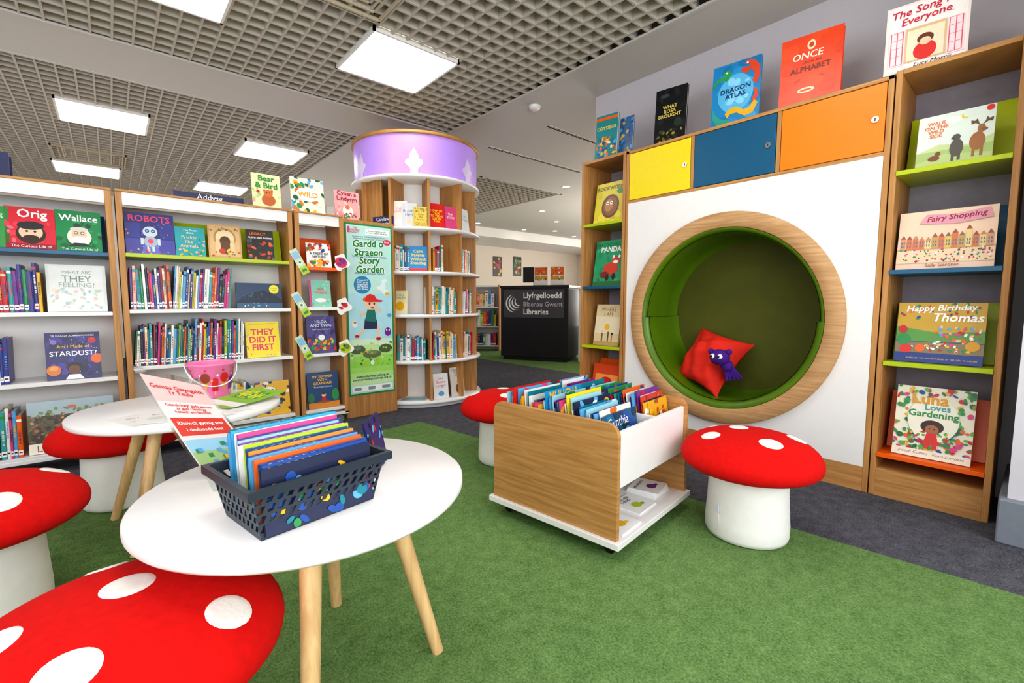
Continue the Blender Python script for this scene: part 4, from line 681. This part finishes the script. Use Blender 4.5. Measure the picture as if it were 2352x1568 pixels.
def qtext(mb,t,u,v,w,m,off=.0016):
    vs,fs,tw_,th_=textmesh(t,.02); k=w/tw_; asp=.5
    mb.add([tuple(Q(u+x*k,v+y*k*asp)+nn*(off+z*.0003)) for x,y,z in vs],fs,m)
qtext(mb,"Gemau Gwyngalch\ni'r Teulu",.5,.86,.85,cov('#c8202b')); qtext(mb,'Rhowch gynnig arni',.5,.52,.75,cov('#fafafa')); qtext(mb,'Cewch hwyl gyda gemau\nar gael i fenthyg\nholwch am fanylion',.5,.67,.75,cov('#c8202b')); qtext(mb,'i deuluoedd lleol',.5,.46,.6,cov('#fafafa'))
rr=random.Random(3)
for k in range(24):
    u=rr.uniform(.08,.85);v=rr.uniform(.05,.28); qmesh(mb,u,v,u+.08,v+.04,cov(rr.choice(['#c8202b','#e9b51d','#2f8f4e','#5fa8d8','#d8458a'])),.0012+.0001*k)
mb.build('leaflet',th,label='red and pink printed leaflet')
mb=MB(); 
for off in (-.002,.005): qmesh(mb,-.03,0,1.03,1.04,ACR,off)
mb.build('acrylic_sleeve',th); MB().prism([(0,-.02),(.0,-.12),(.09,-.13),(.11,.0)],0,.002,ACR,None,'z').build('acrylic_base',th)
# ---------------------------------------------------------------- far table items
PK=mat('pink_bucket_plastic','#f080b2',.3,.03)
th=thing('toy_bucket',(.325,2.44,BZ),0,'pink plastic bucket with ice cream pictures and handle','bucket'); th.scale=(.86,.86,.86)
pr=[(0.0001,.0),(.078,.0),(.082,.004),(.104,.165),(.112,.168),(.112,.178),(.106,.18),(.100,.165),(.078,.006),(.0001,.006)]
mb=MB(); mb.lathe(pr,PK,48)
def onb(mb,a,z,pts,c,k=1):
    vs=[(math.cos(a+x/.095)*(.0828+(z+y)*.135+.001*k),math.sin(a+x/.095)*(.0828+(z+y)*.135+.001*k),z+y) for x,y in pts]; mb.add(vs,[tuple(range(len(vs)))],cov(c))
for i in range(7):
    a=-2.9+i*.45; z=.08+.012*(-1)**i
    if i%2==0: onb(mb,a,z,[(-.018,.0),(.018,.0),(0,-.055)][::-1],'#d8a050'); onb(mb,a,z,circ(12,.021,.026,0,.014),['#f4efe0','#8a3a20','#c8202b','#e9b51d'][i//2],1.5)
    else: onb(mb,a,z,[(-.014,-.03),(.014,-.03),(.014,.03),(0,.042),(-.014,.03)],['#2f8f4e','#c8202b','#7a2f8f'][i//2]); onb(mb,a,z,[(-.003,-.05),(.003,-.05),(.003,-.03),(-.003,-.03)],'#e8c890')
for i in range(24): onb(mb,-3+i*.26,.12+.03*math.sin(i*2.1),circ(8,.005),['#fafafa','#c8202b','#e9b51d'][i%3])
mb.build('bucket_body',th)
mb=MB(); hp=[]
for i in range(21):
    t=pi*i/20; hp.append((.114*math.cos(t),-.118*math.sin(t)-.005,.168-.10*math.sin(t)))
for a,b_ in zip(hp,hp[1:]): mb.cyl(a,b_,.003,.003,cov('#f0f0ee'),8)
mb.build('bucket_handle',th,label='thin white handle')
mb=MB(); n=10; vs=[]
for i in range(n+1):
    for j in range(2): vs.append((-.14+.28*i/n,-.10+.2*j,.001+.018*(i/n)**2+.006*j))
fs=[(2*i,2*i+2,2*i+3,2*i+1) for i in range(n)]; mb.add(vs,fs,cov('#8cc040')); 
mb.add([(x,y,z+.0008) for x,y,z in [vs[2],vs[6],vs[7],vs[3]]],[(0,1,2,3)],cov('#f0f0ee')); mb.add([(x*.9,y*.6,z+.0012) for x,y,z in [vs[10],vs[18],vs[19],vs[11]]],[(0,1,2,3)],art('leaflet_grass_print',['#5a9a2a','#e9d820','#2f8f4e','#a8d048'],40))
mb.build('leaflet',None,(.40,2.22,BZ+.006),(0,0,.5),'green glossy leaflet with curled edge on table',category='leaflet')
for k,(x,y,r) in enumerate([(.14,2.14,.35),(.24,2.12,.1),(.20,2.10,-.15)]):
    mb=MB(); mb.box(-.15,.15,-.105,.105,0,.0008,cov('#f0f0ee')); A=Art(mb,Matrix.Translation((-.15,-.105,.0008)),.3,.21); A.draw([('t',['Story Trail','Notes','BOOK TRAIL'][k],.3,.7,.35,'#2b2b2f'),('r',.1,.45,.5,.46,'#8a8a8a'),('r',.1,.38,.45,.39,'#8a8a8a'),('r',.1,.3,.5,.31,'#8a8a8a')])
    mb.build('paper_sheet',None,(x,y,BZ+.0012*k),(0,0,r),'white printed paper sheet lying on round table',category='paper',group='loose paper sheets')
# ---------------------------------------------------------------- reception desk and far things
th=thing('reception_desk',(4.56,5.53,0),math.radians(-63.7),'black reception desk with grey library name sign','desk')
MB().box(0,1.08,0,.62,.06,1.10,mat('black_laminate','#1c1b1e',.4)).build('desk_body',th,bevel=.004)
MB().box(.03,1.05,.03,.6,0,.06,BLACK).build('plinth',th); MB().box(-.01,1.09,-.01,.64,1.10,1.14,mat('black_laminate_top','#101012',.3)).build('desk_top',th,bevel=.003)
mb=MB()
def rr_(w,h,r): 
    P=[]
    for cx,cy,a0 in ((w-r,h-r,0),(r,h-r,pi/2),(r,r,pi),(w-r,r,1.5*pi)):
        P+=[(cx+r*math.cos(a0+pi/2*i/6),cy+r*math.sin(a0+pi/2*i/6)) for i in range(7)]
    return P
mb.prism(rr_(.96,.42,.03),-.012,0,mat('grey_sign_plate','#4c4b52',.35),None,'y')
A=Art(mb,Matrix.Translation((0,-.012,0))@Matrix.Rotation(pi/2,4,'X'),.96,.42)
A.draw([('t','Llyfrgelloedd',.645,.77,.62,'#fafafa',None,0,.035),('t','Blaenau Gwent',.655,.49,.64,'#d4d0d4',None,0,.01),('t','Libraries',.54,.22,.41,'#fafafa',None,0,.035)])
def crescent(cx,cy,R,th0,th1,wd,c):
    P=[];N_=16
    for i in range(N_+1): a=th0+(th1-th0)*i/N_; P.append(((cx+R*math.cos(a))/.96,(cy+R*math.sin(a))/.42))
    for i in range(N_,-1,-1): a=th0+(th1-th0)*i/N_; r=R-wd*math.sin(pi*i/N_); P.append(((cx+r*math.cos(a)+wd*.2)/.96,(cy+r*math.sin(a))/.42))
    A.poly(P,c)
for k in range(4): crescent(.165+.022*k,.215+.006*k,.135-.026*k,1.7+.15*k,5.0+.2*k,.022,'#fafafa')
mb.build('desk_sign',th,(.06,0,.655),label='grey sign with white swirl emblem and lettering')
TD=Matrix.Translation((4.56,5.53,0))@Matrix.Rotation(math.radians(-63.7),4,'Z')
for x in (.62,.88):
    p=TD@Vector((x,.1,1.141)); mb=MB(); mb.box(-.11,.11,-.002,.002,0,.28,cov('#e8e6e0')); A=Art(mb,Matrix.Translation((-.11,-.002,0))@Matrix.Rotation(pi/2,4,'X'),.22,.28); A.draw([('r',.05,.55,.95,.95,'#e86a1e'),('r',.05,.3,.95,.5,'#c8a030'),('blob',.1,.1,.9,.9,20,['#c8202b','#f0f0ee','#e9b51d'],.06,int(x*99)),('r',.05,.05,.95,.25,'#f0f0ee')])
    mb.box(-.11,.11,0,.06,0,.003,ACR); mb.build('leaflet_holder',None,p,(0,0,math.radians(-63.7)),'orange and white leaflet stand on reception desk',category='leaflet holder')
p=TD@Vector((.42,.4,1.141)); mb=MB(); mb.box(-.2,.2,0,.02,.06,.3,BLACK); mb.box(-.02,.02,.01,.03,0,.1,BLACK); mb.box(-.08,.08,-.04,.06,0,.01,BLACK); mb.build('computer_monitor',None,p,(0,0,math.radians(-63.7)+pi),label='black computer monitor on reception desk',category='monitor')
mb=MB(); mb.box(0,.8,0,.6,0,1.08,WHITEM); mb.box(-.02,.82,-.02,.62,1.08,1.11,WHITE); mb.build('counter_unit',None,(5.25,4.55,0),(0,0,math.radians(-63.7)),'white lower counter beside black reception desk',category='counter',bevel=.004)
for (x,z,cols) in [(7.8,1.82,['#2b2b2f','#c8202b','#e9b51d']),(8.5,1.86,['#c8202b','#2f8f4e','#e9b51d'])]:
    mb=MB(); mb.box(-.15,.15,-.01,0,-.26,.26,cov('#2b2b2f')); A=Art(mb,Matrix.Translation((-.15,-.01,-.26))@Matrix.Rotation(pi/2,4,'X'),.3,.52); A.draw([('blob',.1,.1,.9,.9,20,cols,.14,int(x*9))]); mb.build('wall_poster',None,(x,Y1,z),label='small colourful framed poster on cream wall',category='poster')
th=thing('bookcase',(4.75,7.05,0),math.radians(-45),'low white and oak bookcase beyond reception desk','bookcase')
MB().box(0,.02,0,.3,0,1.2,OAK).build('side_panel',th); MB().box(.78,.8,0,.3,0,1.2,OAK).build('side_panel',th); MB().box(.02,.78,.27,.28,0,1.2,WHITEM).build('back_panel',th)
for z in (.1,.45,.8,1.18): MB().box(.02,.78,0,.27,z-.02,z,WHITE).build('shelf',th)
for k,z in enumerate((.1,.45,.8)):
    s=Matrix.Translation((4.75,7.05,0))@Matrix.Rotation(math.radians(-45),4,'Z')@Vector((.04,.04,z+.001)); spine_row(s,math.radians(-45),.7,'books on far bookcase','on a far white shelf',.2,.3,.035,.06,.18,200+k,.03)
mb=MB(); mb.box(2.9,X1-.05,8.2,Y1,2.33,ZC-.001,WHITEM); mb.build('trim_3',kind='structure')
# ---------------------------------------------------------------- light
w=D.worlds.new('World'); C.scene.world=w; w.use_nodes=True; nt=w.node_tree; bg=nt.nodes['Background']; bg.inputs[0].default_value=(.85,.92,1,1); bg.inputs[1].default_value=1.0
def area(name,loc,rot,sx,sy,e,col):
    l=D.lights.new(name,'AREA'); l.shape='RECTANGLE'; l.size=sx; l.size_y=sy; l.energy=e; l.color=col; o=D.objects.new(name,l); C.collection.objects.link(o); o.location=loc; o.rotation_euler=rot; return o
area('daylight_fill',(-.0,Y0+.02,1.5),(pi/2+.1,0,0),4.6,1.5,95,(.97,.98,1))
area('daylight_fill',(X0+.02,.8,1.5),(0,-pi/2,0),1.6,3.2,36,(.97,.98,1))
area('ceiling_fill',(.4,-1.0,.3),(pi,0,0),3.5,1.2,28,(1,.97,.93))  # four unseen upward fill lights, added to brighten the ceiling
area('ceiling_fill',(-.4,6.1,.5),(pi,0,0),3.6,4.2,32,(1,.93,.84))
area('ceiling_fill',(7.6,3.9,.5),(pi,0,0),3.4,2.2,95,(1,.93,.86))
area('ceiling_fill',(3.0,7.6,.4),(pi,0,0),1.6,2.0,24,(1,.93,.84))
area('daylight_fill',(X1-.05,5.5,1.4),(0,pi/2,0),1.8,3.5,100,(1,.95,.88))  # added fill at the solid far east wall, brightens the far room
cam=D.cameras.new('camera'); co=D.objects.new('camera',cam); C.collection.objects.link(co); C.scene.camera=co
cam.sensor_width=36; cam.lens=1061/2352*36; cam.clip_start=.02; co.location=(0,0,.9); co.rotation_euler=(math.radians(90-4.95),0,math.radians(-40.9))
C.scene.view_settings.view_transform='Standard'
for lk in ('Medium High Contrast','Standard - Medium High Contrast'):
    try: C.scene.view_settings.look=lk; break
    except Exception: pass
